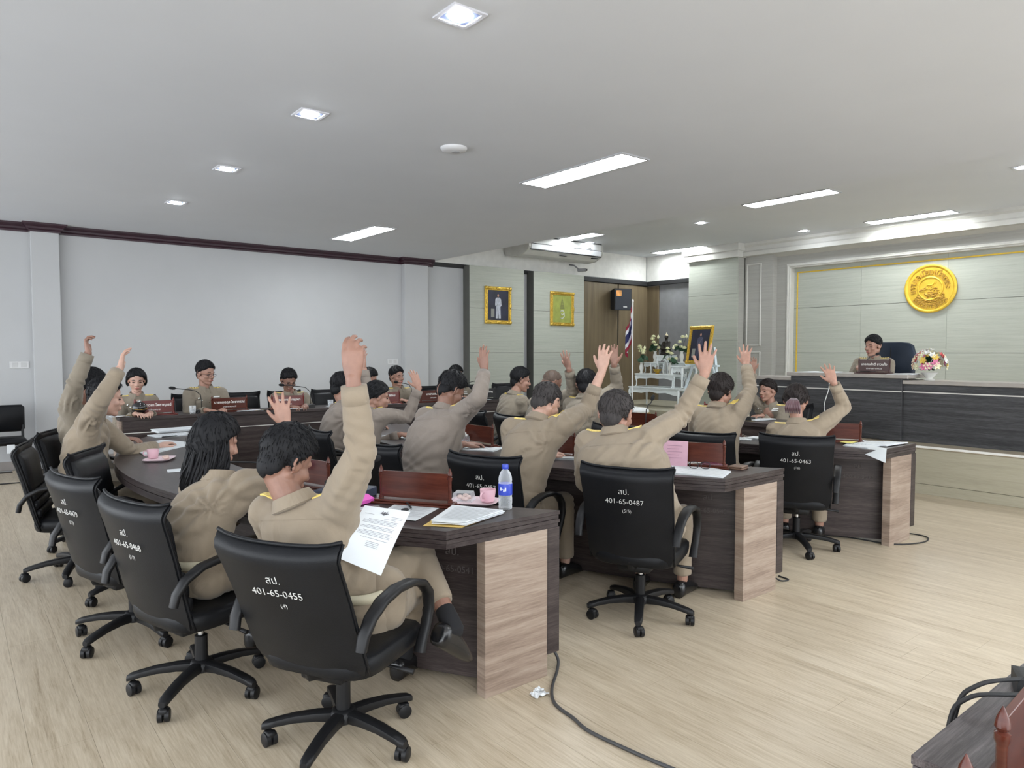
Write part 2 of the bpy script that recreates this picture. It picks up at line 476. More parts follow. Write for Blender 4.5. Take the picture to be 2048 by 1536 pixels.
# cornice box over the dais
prof = [(12.30, 3.345), (12.30, 3.42), (12.34, 3.45), (12.34, 3.52), (12.30, 3.55), (12.30, 3.60), (12.75, 3.60), (12.75, 3.30), (12.60, 3.30), (12.45, 3.345)]
mb = MB(); mb.loft([[(x, y, z) for x, z in prof] for y in (8.22, -3)]); struct('trim_6', mb, M_TRIMW, fix=True)

# dais platform and the low altar platform
M_PLAT = wood('platform_laminate', [(.25, (.30, .275, .20)), (.5, (.39, .36, .27)), (.75, (.45, .42, .33))], 20, .42, (.06, .06, 1), fine=1.5, distort=.3)
mb = MB(); mb.box(7.89, -3, 0, 12.72, 6.30, .47); platf = struct('floor_platform', mb, M_BLACK)
ys = [6.3, 4.9, 3.5, 2.1, .7, -.7, -3]
for a, b in zip(ys, ys[1:]):
    q = MB(); q.box(0, .001, 0, .018, a - b - .001, .36, .001); q.build('board', M_PLAT, platf, loc=(7.872, b, .108))
q = MB(); q.box(7.872, -3, 0, 7.89, 6.3, .104, .002); q.build('plinth', M_PLAT, platf)
q = MB(); q.box(7.86, -3, .47, 12.70, 6.30, .50, .004); q.build('deck', M_FLOOR, platf)
q = MB(); q.box(7.852, -3, .478, 7.862, 6.30, .502, .003); q.build('nosing', plain('lit_lip_white', (.75, .74, .70), .35), platf)  # white colour paints in the light caught by the platform lip
mb = MB(); mb.box(10.2, 6.30, 0, 12.42, NORTH - .05, .40, .004); struct('floor_altar', mb, M_PLAT)

# ---------------------------------------------------------------- fittings of the ceiling
M_TUBE = emit('lit_fluorescent', (.93, .98, 1.0), 19.0)
M_LED = emit('lit_led', (.86, .92, 1.0), 95.0)
M_REFL = plain('fitting_white', (.75, .76, .76), .35)
def fluor(x, y, z, label, lx=.30, ly=1.27):
    t = thing('ceiling_light', label, 'ceiling light', (x, y, z), 0, 'fluorescent ceiling fittings')
    q = MB(); w = .018
    for b in ((-lx/2-w, -ly/2-w, -.012, -lx/2, ly/2+w, 0), (lx/2, -ly/2-w, -.012, lx/2+w, ly/2+w, 0), (-lx/2, -ly/2-w, -.012, lx/2, -ly/2, 0), (-lx/2, ly/2, -.012, lx/2, ly/2+w, 0)): q.box(*b)
    q.build('frame', plain('fitting_grey', (.40, .40, .41), .4), t)
    q = MB(); q.box(-lx/2, -ly/2, -.003, lx/2, ly/2, -.001); q.build('diffuser', M_TUBE, t)
    q = MB()
    for i in range(1, 12):
        yy = -ly/2 + ly * i / 12; q.box(-lx/2, yy - .004, -.011, lx/2, yy + .004, -.004)
    q.box(-.010, -ly/2, -.012, .010, ly/2, -.004); o = q.build('louver', M_REFL, t)
    return t
fluor(4.44, 4.61, CEIL_Z, 'twin tube ceiling light in the middle of the low ceiling')
fluor(4.43, 8.82, CEIL_Z, 'twin tube ceiling light on the low ceiling near the white north wall')
fluor(4.44, .40, CEIL_Z, 'twin tube ceiling light on the low ceiling nearest the camera')
fluor(.6, -1.2, CEIL_Z, 'twin tube ceiling light behind the camera on the low ceiling')
fluor(9.22, 9.75, CEIL_HI, 'narrow lit ceiling light just above the air conditioner')
fluor(12.03, 9.50, CEIL_HI, 'ceiling light above the pale column beside the altar corner')
fluor(11.98, 4.95, CEIL_HI, 'louvred ceiling light along the cornice above the gold seal')
fluor(9.22, 5.4, CEIL_HI, 'ceiling light on the raised ceiling, hidden behind the ceiling step')
fluor(9.22, 1.0, CEIL_HI, 'ceiling light on the raised ceiling, right of the view')
def spot(x, y, z, label):
    t = thing('downlight', label, 'downlight', (x, y, z), 0, 'square recessed downlights')
    q = MB(); a, b = .095, .075
    for bx in ((-a, -a, -.008, -b, a, 0), (b, -a, -.008, a, a, 0), (-b, -a, -.008, b, -b, 0), (-b, b, -.008, b, a, 0)): q.box(*bx)
    q.build('frame', plain('downlight_frame', (.55, .55, .58), .4), t)
    q = MB(); q.box(-b, -b, -.003, b, b, -.001); q.build('recess_shade', plain('downlight_recess_shade', (.10, .12, .2), .5), t)  # flat dark plate painted in place of the shade inside the fitting
    q = MB(); q.lathe([(.018, -.020), (.040, -.016), (.055, -.008), (.058, -.003)], 20); q.build('lens', M_LED, t, angle=40)
    return t
for x, y, z, s in ((1.955, 2.855, CEIL_Z, 'square downlight at the top of the view, nearest of the row of four'), (1.955, 4.64, CEIL_Z, 'square downlight, second from the camera in the row of four'),
                   (1.955, 6.455, CEIL_Z, 'square downlight, third from the camera in the row of four'), (1.96, 8.24, CEIL_Z, 'square downlight of the row of four nearest the north wall'),
                   (9.84, 9.97, CEIL_HI, 'downlight on the raised ceiling right beside the air conditioner'), (9.78, 7.29, CEIL_HI, 'downlight in the middle of the raised ceiling before the pale column'),
                   (11.83, 6.64, CEIL_HI, 'downlight beside the cornice at the left end of the dais'), (9.76, 2.81, CEIL_HI, 'downlight at the right edge of the view on the raised ceiling'),
                   (11.83, 3.0, CEIL_HI, 'downlight beside the cornice right of the gold seal'), (1.955, 1.07, CEIL_Z, 'square downlight behind the top edge of the view')):
    spot(x, y, z, s)
t = thing('access_point', 'round white disc fixed flat on the low ceiling', 'detector', (3.155, 4.70, CEIL_Z))
q = MB(); q.lathe([(.02, -.034), (.07, -.032), (.095, -.022), (.105, -.008), (.105, 0)], 28); q.build('cover', plain('detector_white', (.62, .62, .63), .5), t, angle=50)
q = MB(); q.lathe([(.03, -.0365), (.034, -.0355), (.034, -.033)], 20, c=(.01, -.01, 0)); q.build('badge_ring', plain('detector_grey', (.4, .4, .42), .5), t)
# ---------------------------------------------------------------- desks
M_MAHOG = wood('mahogany_gloss', [(.3, (.045, .010, .006)), (.6, (.095, .024, .014)), (.8, (.15, .045, .026))], 14, .22, (.12, .12, 1), rand=1.0, coat=.12, spec=.3)
M_PAPER = plain('paper_white', (.68, .71, .73), .6, var=.02)
M_INK = plain('printed_ink', (.10, .10, .11), .8)
M_CHALK = plain('white_marker', (.62, .62, .60), .8)
M_FAINT = plain('faded_marker', (.085, .072, .068), .8)
DESK_R, DESK_Y0, DY0, DY1 = 4.0, 4.7, 2.37, 7.10
def arc(y, k=0.0): return k + DESK_R - math.sqrt(DESK_R ** 2 - (y - DESK_Y0) ** 2)
def arc_yaw(y): return math.atan2(DESK_Y0 - y, math.sqrt(DESK_R ** 2 - (y - DESK_Y0) ** 2))
ROW = [.80, 2.68, 4.59]
def curved(x0, x1, z0, z1, xa, y0=DY0, y1=DY1, n=28):
    m = MB(); rings = []
    for i in range(n + 1):
        y = y0 + (y1 - y0) * i / n; e = arc(y, xa)
        rings.append([(e + x0, y, z0), (e + x1, y, z0), (e + x1, y, z1), (e + x0, y, z1)])
    return m.loft(rings)
def desk_row(k, label, number):
    xa = ROW[k]
    t = thing('curved_desk', label, 'desk', (0, 0, 0), 0, 'curved council desks')
    m = MB()
    for z0, z1, o in ((.675, .694, .004), (.696, .712, 0), (.714, .731, .003), (.733, .750, 0)): m_ = curved(o, .615 - o, z0, z1, xa, DY0 + o, DY1 - o); m.add(m_.v, m_.f)
    m.build('tabletop', M_DARKTOP, t, angle=50)
    curved(.545, .612, .10, .676, xa).build('facade', M_DARK, t, angle=50)
    curved(.36, .385, .02, .676, xa, DY0 + .05, DY1 - .05).build('modesty_panel', M_DARK, t, angle=50)
    e = arc(DY0, xa)
    for y in (DY0 + .004, DY1 - .064):
        q = MB(); q.box(e + .195, y, 0, e + .545, y + .06, .676, .0015); q.build('end_panel', M_OAKEND, t)
    for line, z, sz in (('สป.', .58, .05), (number, .50, .042)):
        y = 2.62; yaw = arc_yaw(y)
        M = Matrix.Translation((arc(y, xa) + .358, y, z)) @ Matrix.Rotation(yaw, 4, 'Z') @ Matrix.Rotation(R(90), 4, 'X') @ Matrix.Rotation(R(-90), 4, 'Y')
        text_obj('painted_number', line, sz, M_FAINT, t, M, .0006)
    return t
desk_row(0, 'curved dark desk with grey oak end nearest the camera, full of papers', '400-65-0541')
desk_row(1, 'curved dark desk of the middle row, spectacles and pink card on it', '400-65-0542')
desk_row(2, 'curved dark desk of the far row, its loose papers hang over the edge', '400-65-0543')

# bench along the north wall
BENCH = Matrix.Translation((1.31, 7.90, 0)) @ Matrix.Rotation(R(-2.4), 4, 'Z')
t = thing('long_bench_desk', 'long dark striped bench desk with white line along the north wall', 'desk', (1.31, 7.90, 0), R(-2.4))
q = MB(); q.box(.02, 0, .05, 4.72, .03, .79, .002); q.build('front_panel', M_DARK, t)
q = MB(); q.box(.02, -.004, .655, 4.72, .001, .663); q.build('inlay_line', M_WHITELINE, t)
q = MB(); q.box(0, -.02, .785, 4.74, .46, .82, .003); q.build('tabletop', M_DARK, t)
for x in (0, 4.70):
    q = MB(); q.box(x, .0, 0, x + .035, .45, .785, .002); q.build('end_panel', M_OAKEND, t)
q = MB(); q.box(.03, .01, 0, 4.70, .03, .05); q.build('plinth', M_BLACK, t)
def BP(x, d, z=.82):
    p = BENCH @ V((x, d, z)); return p

# dais counter: long low parts and the raised middle
t = thing('dais_counter', 'long dark striped counter on the dais with raised middle section', 'counter', (8.1, 2, .5))
def DB(name, b, mat, c=.002):
    q = MB(); q.box(b[0] - 8.1, b[1] - 2, b[2] - .5, b[3] - 8.1, b[4] - 2, b[5] - .5, c); return q.build(name, mat, t)
for y0, y1 in ((-2.6, 3.37), (4.66, 5.25)):
    DB('front_panel', (8.10, y0, .505, 8.13, y1, 1.125), M_DARKC); DB('ledge', (8.07, y0, 1.125, 8.55, y1, 1.165), M_GREYWOOD, .004)
    DB('inlay_line', (8.093, y0, 1.035, 8.101, y1, 1.047), M_WHITELINE, 0)
DB('front_panel', (8.06, 3.37, .505, 8.13, 4.66, 1.185), M_DARKC); DB('ledge', (8.03, 3.30, 1.185, 8.62, 4.70, 1.225), M_GREYWOOD, .004)
DB('inlay_line', (8.053, 3.37, 1.035, 8.061, 4.66, 1.047), M_WHITELINE, 0)
DB('side_panel', (8.13, 5.22, .505, 8.55, 5.25, 1.125), M_DARKC)
DB('shelf', (8.13, -2.6, 1.085, 8.55, 5.22, 1.125), M_DARKC)
# clerk's desk and the near desk
t = thing('clerk_desk', 'dark desk of the clerk below the dais with yellow folder on it', 'desk', (6.42, 3.75, 0))
q = MB(); q.box(0, 0, .71, .55, 1.5, .75, .003); q.build('tabletop', M_DARKTOP, t)
q = MB(); q.box(.03, .05, .06, .06, 1.45, .71, .002); q.build('front_panel', M_DARK, t)
for y in (.02, 1.44):
    q = MB(); q.box(.03, y, 0, .5, y + .04, .71, .002); q.build('side_panel', M_DARK, t)
t = thing('near_desk', 'dark striped desk corner at the bottom right nearest the camera', 'desk', (1.33, .525, 0), 0)
q = MB()
for z0, z1, o in ((.675, .694, .003), (.696, .712, 0), (.714, .731, .002), (.733, .750, 0)): q.box(o, -.62 + o, z0, 1.6, -o, z1, .001)
ob = q.build('tabletop', wood('dark_striped_top_x', [(.30, (.014, .011, .012)), (.44, (.045, .036, .038)), (.56, (.105, .090, .092)), (.72, (.26, .24, .245))], 26, .34, (.05, 1, 1), fine=1.8, distort=.6, bmp=.03, fine_w=.45), t)
q = MB(); q.box(.04, -.06, .02, 1.55, -.035, .68, .002); q.build('facade', M_DARK, t)
q = MB(); q.box(.04, -.58, 0, .09, -.06, .68, .002); q.build('end_panel', M_OAKEND, t)

# ---------------------------------------------------------------- swivel chairs
def leather(name, col):
    m, nt, b = nodes_of(name); MATS[name] = m
    v = coords(nt)
    n1 = N(nt, 'ShaderNodeTexNoise', Scale=4.0, Detail=3.0); nt.links.new(v, n1.inputs['Vector'])
    r = ramp(nt, n1.outputs['Fac'], [(.3, tuple(c * .8 for c in col)), (.7, tuple(c * 1.25 for c in col))]); nt.links.new(r.outputs[0], b.inputs['Base Color'])
    b.inputs['Roughness'].default_value = .42; b.inputs['Specular IOR Level'].default_value = .22
    vo = N(nt, 'ShaderNodeTexVoronoi', Scale=260.0); nt.links.new(v, vo.inputs['Vector']); bump(nt, b, vo.outputs['Distance'], .12, .002)
    return m
M_LEATHER = leather('black_leatherette', (.0065, .007, .0085))
M_PLAST = plain('black_nylon', (.009, .009, .010), .42, spec=.3, bmp=.15, bscale=400)
M_CHROME = plain('chrome', (.6, .6, .6), .15, metal=1.0)

def chair_parts(t):
    # backrest: a slightly bowed upholstered panel with peaked corners
    prof = [(-.205, .355), (-.222, .40), (-.240, .47), (-.262, .56), (-.285, .66), (-.312, .755), (-.328, .805), (-.334, .832), (-.328, .852), (-.308, .866)]
    m = MB(); rings = []
    K = 12
    for i, (x, z) in enumerate(prof):
        v = i / (len(prof) - 1)
        hw = .228 + .022 * v - (.018 if i == 0 else 0)
        th = .050 if 0 < i < len(prof) - 1 else .022
        ring = []
        for j in range(K + 1):
            u = -1 + 2 * j / K
            bow = .030 * (u * u); pk = .016 * abs(u) ** 5 * v ** 6
            ring.append((x + bow - .010 * (1 - u * u) * math.sin(v * PI), u * hw, z + pk))
        for j in range(K + 1):
            u = 1 - 2 * j / K
            bow = .030 * (u * u); pk = .016 * abs(u) ** 5 * v ** 6
            ring.append((x + bow + th * (1 - .55 * abs(u) ** 6), u * hw * .985, z + pk + (.004 if i < len(prof) - 1 else .006)))
        rings.append(ring)
    m.loft(rings); m.build('backrest', M_LEATHER, t, angle=55)
    # welt along the top and sides
    m = MB(); pts = []
    for i in range(13):
        u = -1 + 2 * i / 12; x, z = prof[-1]
        pts.append((x + .030 * u * u + .006, u * .250, z + .008 + .016 * abs(u) ** 5))
    m.tube(pts, .007, 6)
    for s in (-1, 1):
        m.tube([(x + .030 + .012, s * (.228 + .022 * i / (len(prof)-1)), z + (.016 if i == len(prof)-1 else 0)) for i, (x, z) in enumerate(prof)], .006, 6)
    m.build('welt', M_LEATHER, t, smooth=True)
    # front cushion of the back with lumbar pleats
    m = MB()
    for (z0, z1, x0, x1) in ((.60, .85, -.262, -.330), (.545, .600, -.246, -.262), (.49, .545, -.232, -.248), (.435, .49, -.218, -.234)):
        zc = (z0 + z1) / 2; xc = (x0 + x1) / 2 + .052; hz = (z1 - z0) / 2
        rg = []
        for y, f in ((-.215, .5), (-.20, .9), (-.1, 1), (.1, 1), (.20, .9), (.215, .5)):
            rg.append([(xc + .022 * f * math.cos(a) - (hz * .27 * math.sin(a) if hz > .05 else 0) * 1.0, y, zc + hz * .96 * (abs(math.sin(a)) ** .5) * (1 if math.sin(a) >= 0 else -1) * (.92 + .08 * f)) for a in [2 * PI * q / 16 for q in range(16)]])
        m.loft(rg)
    m.build('back_cushion', M_LEATHER, t, smooth=True)
    m = MB(); rg = []
    for z, k in ((.335, .90), (.345, .97), (.37, 1.0), (.40, 1.0), (.415, .95), (.420, .80)):
        rg.append([(.025 + .245 * k * math.copysign(abs(math.cos(a)) ** .45, math.cos(a)), .235 * k * math.copysign(abs(math.sin(a)) ** .45, math.sin(a)), z - (.02 * max(0, math.cos(a)) ** 3)) for a in [2 * PI * q / 28 for q in range(28)]])
    m.loft(rg); m.build('seat', M_LEATHER, t, angle=50)
    for s in (-1, 1):
        pts = [(-.272, .49), (-.262, .535), (-.225, .585), (-.16, .622), (-.07, .638), (.03, .632), (.115, .605), (.165, .555), (.178, .49), (.160, .43), (.130, .375), (.118, .335)]
        m = MB(); rg = []
        for i, (x, z) in enumerate(pts):
            a = pts[max(i-1, 0)]; b = pts[min(i+1, len(pts)-1)]; d = V((b[0]-a[0], 0, b[1]-a[1])).normalized(); nn = V((-d.z, 0, d.x))
            w = (.020, .022, .025, .027, .028, .028, .027, .025, .022, .021, .022, .024)[i]; th = .014
            y = s * (.262 + .012 * math.sin(PI * i / 11))
            rg.append([V((x, y, z)) + nn * (th * math.copysign(abs(math.sin(q)) ** .7, math.sin(q))) + V((0, 1, 0)) * (w * math.copysign(abs(math.cos(q)) ** .7, math.cos(q))) for q in [2*PI*k/10 for k in range(10)]])
        m.loft(rg); m.build('armrest', M_PLAST, t, angle=60, fix=True)
    m = MB(); m.box(-.14, -.09, .285, .12, .09, .340, .01); m.tube([(-.12, 0, .315), (-.19, 0, .335), (-.205, 0, .37)], [.022, .022, .016], 8); m.build('seat_mechanism', M_PLAST, t, angle=50)
    m = MB(); m.tube([(.02, -.07, .315), (.03, -.20, .305), (.03, -.285, .30)], [.006, .006, .010], 6); m.build('tilt_lever', M_PLAST, t, smooth=True)
    m = MB(); m.lathe([(.027, .10), (.027, .235), (.024, .237)], 16); m.build('column_sleeve', M_PLAST, t, angle=50)
    m = MB(); m.lathe([(.0135, .235), (.0135, .29)], 14); m.build('gas_column', M_CHROME, t, angle=50)
    m = MB(); m.lathe([(.035, .075), (.050, .085), (.052, .115), (.040, .128), (.028, .130)], 20); m.build('hub', M_PLAST, t, angle=50)
    for q in range(5):
        a = R(36 + 72 * q); c, s = math.cos(a), math.sin(a)
        m = MB(); rg = []
        for r_, z, w, h in ((.035, .102, .026, .024), (.10, .104, .026, .020), (.18, .098, .024, .017), (.25, .085, .023, .015), (.285, .076, .021, .015), (.300, .070, .014, .012)):
            rg.append([(r_ * c - s * (w * math.copysign(abs(math.cos(e)) ** .6, math.cos(e))), r_ * s + c * (w * math.copysign(abs(math.cos(e)) ** .6, math.cos(e))), z + h * math.copysign(abs(math.sin(e)) ** .6, math.sin(e))) for e in [2*PI*k/10 for k in range(10)]])
        m.loft(rg); lg = m.build('leg', M_PLAST, t, angle=50, fix=True)
        m = MB(); ca = a + (1.1, 2.3, .4, 1.8, 2.9)[q]; ux, uy = math.cos(ca), math.sin(ca); px, py = .280 * c + .012 * ux, .280 * s + .012 * uy
        for sg in (-1, 1):
            M = Matrix.Translation((px - uy * sg * .013, py + ux * sg * .013, .0265)) @ Matrix.Rotation(ca, 4, 'Z') @ Matrix.Rotation(R(90), 4, 'X')
            m.lathe([(.020, -.011), (.0265, -.008), (.0265, .008), (.020, .011)], 18, M=M)
        M = Matrix.Translation((px, py, .0265)) @ Matrix.Rotation(ca, 4, 'Z') @ Matrix.Rotation(R(90), 4, 'X')
        rg = []
        m.lathe([(.008, -.022), (.008, .022)], 8, M=M)
        m.box(-.020, -.017, .030, .022, .017, .058, .006, M=Matrix.Translation((px, py, 0)) @ Matrix.Rotation(ca, 4, 'Z'))
        m.build('caster', M_PLAST, t, angle=50)
proto = thing('swivel_chair', 'black swivel chair', 'chair'); chair_parts(proto)
first = [True]
def chair(x, y, yaw, label, lines=None, group='black swivel chairs', zs=1.0, base_spin=0, z=0, recline=0):
    if first[0]: t = proto; first[0] = False
    else:
        t = copy_tree(proto)
    t.location = (x, y, z); t.rotation_euler = (0, 0, yaw); t.scale = (1, 1, zs)
    t['label'] = label; t['group'] = group
    PENDING.append((t, lines, base_spin, recline)); return t
PENDING = []
def number_chairs():
    for t, lines, spin, rec in PENDING:
        if spin:
            for o in t.children:
                if o.name.split('.')[0] in ('leg', 'caster'):
                    o.rotation_euler = (0, 0, spin)
        if not lines: continue
        M0 = Matrix.Translation((-.3085, 0, .70)) @ Matrix.Rotation(R(-15.0), 4, 'Y') @ Matrix(((0, 0, -1, 0), (-1, 0, 0, 0), (0, 1, 0, 0), (0, 0, 0, 1)))
        for (txt, sz, dy, dx) in lines:
            text_obj('painted_number', txt, sz, M_CHALK, t, M0 @ Matrix.Translation((dx, dy, 0)), .0008, bold=-.0006)
        if rec:
            Q = Matrix.Translation((-.20, 0, .36)) @ Matrix.Rotation(-rec, 4, 'Y') @ Matrix.Translation((.20, 0, -.36))
            for o in t.children:
                if o.name.split('.')[0] in ('backrest', 'welt', 'back_cushion', 'painted_number'): o.matrix_local = Q
def num(n, sub, k=1.0): return [('สป.', .042 * k, .055, .0), (n, .040 * k, .0, .0), (sub, .026 * k, -.052, .01)]
ch = chair
ch(1.135, 2.45, R(30), 'black swivel chair numbered 401-65-0455, nearest the camera', num('401-65-0455', '(4)'), base_spin=.15, recline=R(9))
ch(.835, 3.235, R(17), 'black swivel chair numbered 401-65-0468 under the long haired woman', num('401-65-0468', '(11)'), base_spin=.5)
ch(.725, 4.06, R(17), 'empty black swivel chair numbered 401-65-0479 in the near row', num('401-65-0479', '(12)'), base_spin=.3)
ch(.88, 4.78, R(-30), 'empty black swivel chair turned round so its pleated front shows', None, base_spin=.9)
ch(.64, 5.43, R(-14), 'black swivel chair under the person with one hand on papers', None, base_spin=.2)
ch(.84, 6.2, R(-24), 'black swivel chair at the far left end of the near row', None, base_spin=.7)
ch(2.98, 2.60, R(25), 'black swivel chair numbered 401-65-0487 under the grey haired man', num('401-65-0487', '(5/5)'), base_spin=.25)
ch(2.66, 3.37, R(20), 'black swivel chair numbered 401-65-0457 in the middle row', num('401-65-0457', '')[:2], base_spin=.5)
ch(2.44, 4.19, R(10), 'black swivel chair under the stout man in faded khaki', None, base_spin=.1)
ch(2.48, 5.11, R(-4), 'black swivel chair under the woman seen in profile, middle row', None, base_spin=.4)
ch(2.60, 5.93, R(-14), 'black swivel chair at the far left end of the middle row', None, base_spin=.6)
ch(4.94, 2.79, R(27), 'black swivel chair numbered 401-65-0463 under the woman with hair clip', num('401-65-0463', '(16)'), base_spin=.35)
ch(4.62, 3.29, R(16), 'black swivel chair behind the pink card and nameplate, far row', [('สป.', .042, .055, 0)], base_spin=.8)
ch(4.50, 3.98, R(8), 'empty black swivel chair behind the grey haired man, far row', None, base_spin=.3)
ch(4.37, 4.62, R(3), 'black swivel chair under the man with raised palm before teak wall', None, base_spin=.5)
ch(4.41, 5.22, R(-6), 'black swivel chair under the bald man of the far row', None, base_spin=.2)
ch(4.50, 5.84, R(-14), 'black swivel chair under the man without a raised hand, far row', None, base_spin=.9)
G2 = 'chairs behind the long bench'
for x, lab in ((1.60, 'black chair behind the woman with bobbed hair at the bench'), (2.18, 'black chair behind the man in spectacles at the bench'), (2.76, 'empty black chair right of the man in spectacles at the bench'),
               (3.27, 'black chair behind the man looking down at the bench'), (3.83, 'empty black chair at the bench behind the raised near hand'), (4.34, 'black chair behind the half hidden man at the bench'),
               (4.72, 'black chair behind the man speaking into a microphone'), (5.42, 'black chair behind the man at the right end of the bench'), (6.12, 'empty black chair right of the bench end'), (6.72, 'empty black chair in front of the right portrait pier')):
    o_ = ch(x, 8.42, R(-90), lab, None, G2, 1.10); o_.scale = (.9, .84, 1.12)
ch(7.36, 4.38, R(182), 'dark chair behind the clerk below the dais')
number_chairs()

# high backed chair on the dais
t = thing('executive_chair', 'navy high backed executive chair behind the dais counter', 'chair', (9.12, 4.02, .5), R(186))
m = MB(); rg = []
for z, hw, x in ((.45, .24, -.20), (.55, .27, -.21), (.80, .285, -.23), (.95, .28, -.25), (1.05, .25, -.265), (1.085, .20, -.272), (1.095, .12, -.275)):
    rg.append([(x - .03 * (1 - (math.sin(a)) ** 2) + (.075 if math.cos(a) > 0 else 0) * abs(math.cos(a)) ** .5, hw * math.copysign(abs(math.sin(a)) ** .6, math.sin(a)), z) for a in [2*PI*q/24 for q in range(24)]])
NAVY = leather('navy_leatherette', (.018, .026, .042))
m.loft(rg); m.build('backrest', NAVY, t, smooth=True)
m = MB(); m.tube([(-.17, 0, .5), (-.195, 0, .8), (-.215, 0, 1.0), (-.245, 0, 1.09)], .008, 6); m.build('seam', M_LEATHER, t, smooth=True)
m = MB(); m.box(-.25, -.26, .34, .27, .26, .44, .04); m.build('seat', NAVY, t, angle=60)
for s in (-1, 1):
    m = MB(); m.tube([(-.2, s*.29, .44), (-.18, s*.3, .62), (.1, s*.3, .66), (.2, s*.3, .62), (.15, s*.29, .40)], .022, 8); m.build('armrest', M_PLAST, t, smooth=True)
m = MB(); m.lathe([(.028, .09), (.028, .35)], 14); m.build('column', M_PLAST, t, angle=50)
for q in range(5):
    a = R(72 * q); c, s = math.cos(a), math.sin(a)
    m = MB(); m.tube([(.0, 0, .10), (.15*c, .15*s, .10), (.30*c, .30*s, .07)], [.03, .025, .02], 8); m.ell((.30*c, .30*s, .028), (.027, .027, .027), 10, 8); m.build('leg', M_PLAST, t, smooth=True)

# waiting chair at the far left against the wall
t = thing('waiting_chair', 'black padded waiting chair against the white wall at far left', 'chair', (.42, 10.10, 0), 0)
m = MB(); m.box(-.30, .20, .52, .29, .27, .84, .03); m.build('backrest', M_LEATHER, t, angle=60)
m = MB(); m.box(-.30, -.25, .40, .29, .24, .47, .03); m.build('seat', M_LEATHER, t, angle=60)
for x in (-.27, .265):
    m = MB(); m.box(x - .014, -.22, 0, x + .014, -.19, .42, .003); m.box(x - .014, .20, 0, x + .014, .23, .60, .003); m.box(x - .012, -.22, .37, x + .012, .23, .40, .003); m.build('leg', M_BLACK, t)
m = MB(); m.box(.08, -.262, .315, .155, -.254, .415, .002); m.box(.115, -.254, .36, .121, -.25, .41); m.build('paper_tag', M_PAPER, t)
# ---------------------------------------------------------------- people
def sstep(a, b, x):
    t = np.clip((x - a) / (b - a), 0, 1); return t * t * (3 - 2 * t)
_rs = np.random.RandomState(3)
_ND = _rs.normal(size=(14, 3)); _ND /= np.linalg.norm(_ND, axis=1)[:, None]; _NF = _rs.uniform(.6, 1.7, 14); _NP = _rs.uniform(0, 6.28, 14)
def wob(P, f, seed=0.0):
    """cheap smooth noise in -1..1 for an (n,3) array"""
    s = np.zeros(len(P))
    for i in range(14):
        s += np.sin((P @ _ND[i]) * f * _NF[i] * 6.28 + _NP[i] + seed * (i + 1))
    return s / 5.0

def hand_shapes(mb, wr, d, n, right=True, spread=8.0, curl=(12, 18, 12), sc=1.0, thumb=1.0):
    d = V(d).normalized(); n = V(n); n = (n - d * n.dot(d)).normalized()
    x = d.cross(n) if right else n.cross(d)
    wr = V(wr)
    def P(a, b, c): return wr + x * (a * sc) + n * (b * sc) + d * (c * sc)
    # palm: flattened lofts from the wrist to the knuckles
    rings = []
    for c, w, t in ((-.02, .026, .019), (.0, .027, .019), (.025, .034, .018), (.055, .041, .0165), (.085, .042, .0135), (.098, .039, .011)):
        rings.append([P(.001 + w * math.cos(a) , t * math.sin(a) + .002, c) for a in [2 * PI * k / 14 for k in range(14)]])
    mb.loft(rings)
    base = (.031, .0105, -.010, -.030); ln = (.072, .080, .075, .058); rr = (.0092, .0095, .009, .008)
    for i in range(4):
        sp = R(spread) * (1.2, .35, -.45, -1.3)[i]
        p = P(base[i], 0, (.088, .094, .090, .080)[i]); ang = 0.0
        dd = (d * math.cos(sp) + x * math.sin(sp)).normalized()
        pts = [p - dd * (.02 * sc)]; pts.append(p); rad = [rr[i] * sc, rr[i] * sc * 1.08]
        for k, (fr, cu) in enumerate(zip((.45, .30, .25), curl)):
            ang += R(cu * (1 + .15 * i))
            p = p + (dd * math.cos(ang) + n * math.sin(ang)) * (ln[i] * fr * sc)
            pts.append(p); rad.append(rr[i] * sc * (1.0, .93, .72)[k])
        # round the tip
        e = (pts[-1] - pts[-2]).normalized(); pts.append(pts[-1] + e * (.005 * sc)); rad.append(rr[i] * sc * .35)
        mb.tube(pts, rad, 8)
    fi = max(0.0, -thumb)
    t = [P(.018, .006, .012), P(.038 - .010 * fi, .012 + .016 * fi, .034), P(.052 + .01 * thumb, .016 + .022 * fi, .062), P(.060 + .014 * thumb, .018 + .024 * fi, .086), P(.061 + .015 * thumb, .018 + .025 * fi, .093)]
    mb.tube(t, [.0155 * sc, .0145 * sc, .0108 * sc, .009 * sc, .004 * sc], 8)

def head_shapes(mb, M, k=1.0, wide=1.0):
    S = M @ Matrix.Diagonal((k, k * wide, k, 1))
    e = lambda c, r: mb.ell(c, r, 18, 12, M=S)
    e((-.012, 0, .030), (.098, .077, .088))
    e((.030, 0, -.035), (.064, .063, .083))
    e((-.05, 0, -.03), (.055, .06, .06))
    e((.070, 0, -.100), (.022, .024, .020))
    e((.092, 0, -.062), (.013, .026, .017))
    for s in (-1, 1):
        mb.cap((-.012, s * .052, -.050), (.060, s * .018, -.097), .024, .021, 10, M=S)
        e((.056, s * .040, -.027), (.029, .027, .027))
        mb.cap((.084, s * .010, .020), (.068, s * .042, .020), .012, .012, 8, M=S)
        e((-.006, s * .080, -.004), (.021, .010, .034))
        mb.tube([(-.018, s*.088, -.03), (-.028, s*.093, .0), (-.02, s*.094, .026), (.0, s*.088, .03)], [.006]*4, 6, M=S)
        e((.098, s * .014, -.031), (.011, .011, .010))
    mb.cap((.090, 0, .010), (.110, 0, -.026), .0085, .0125, 8, M=S)

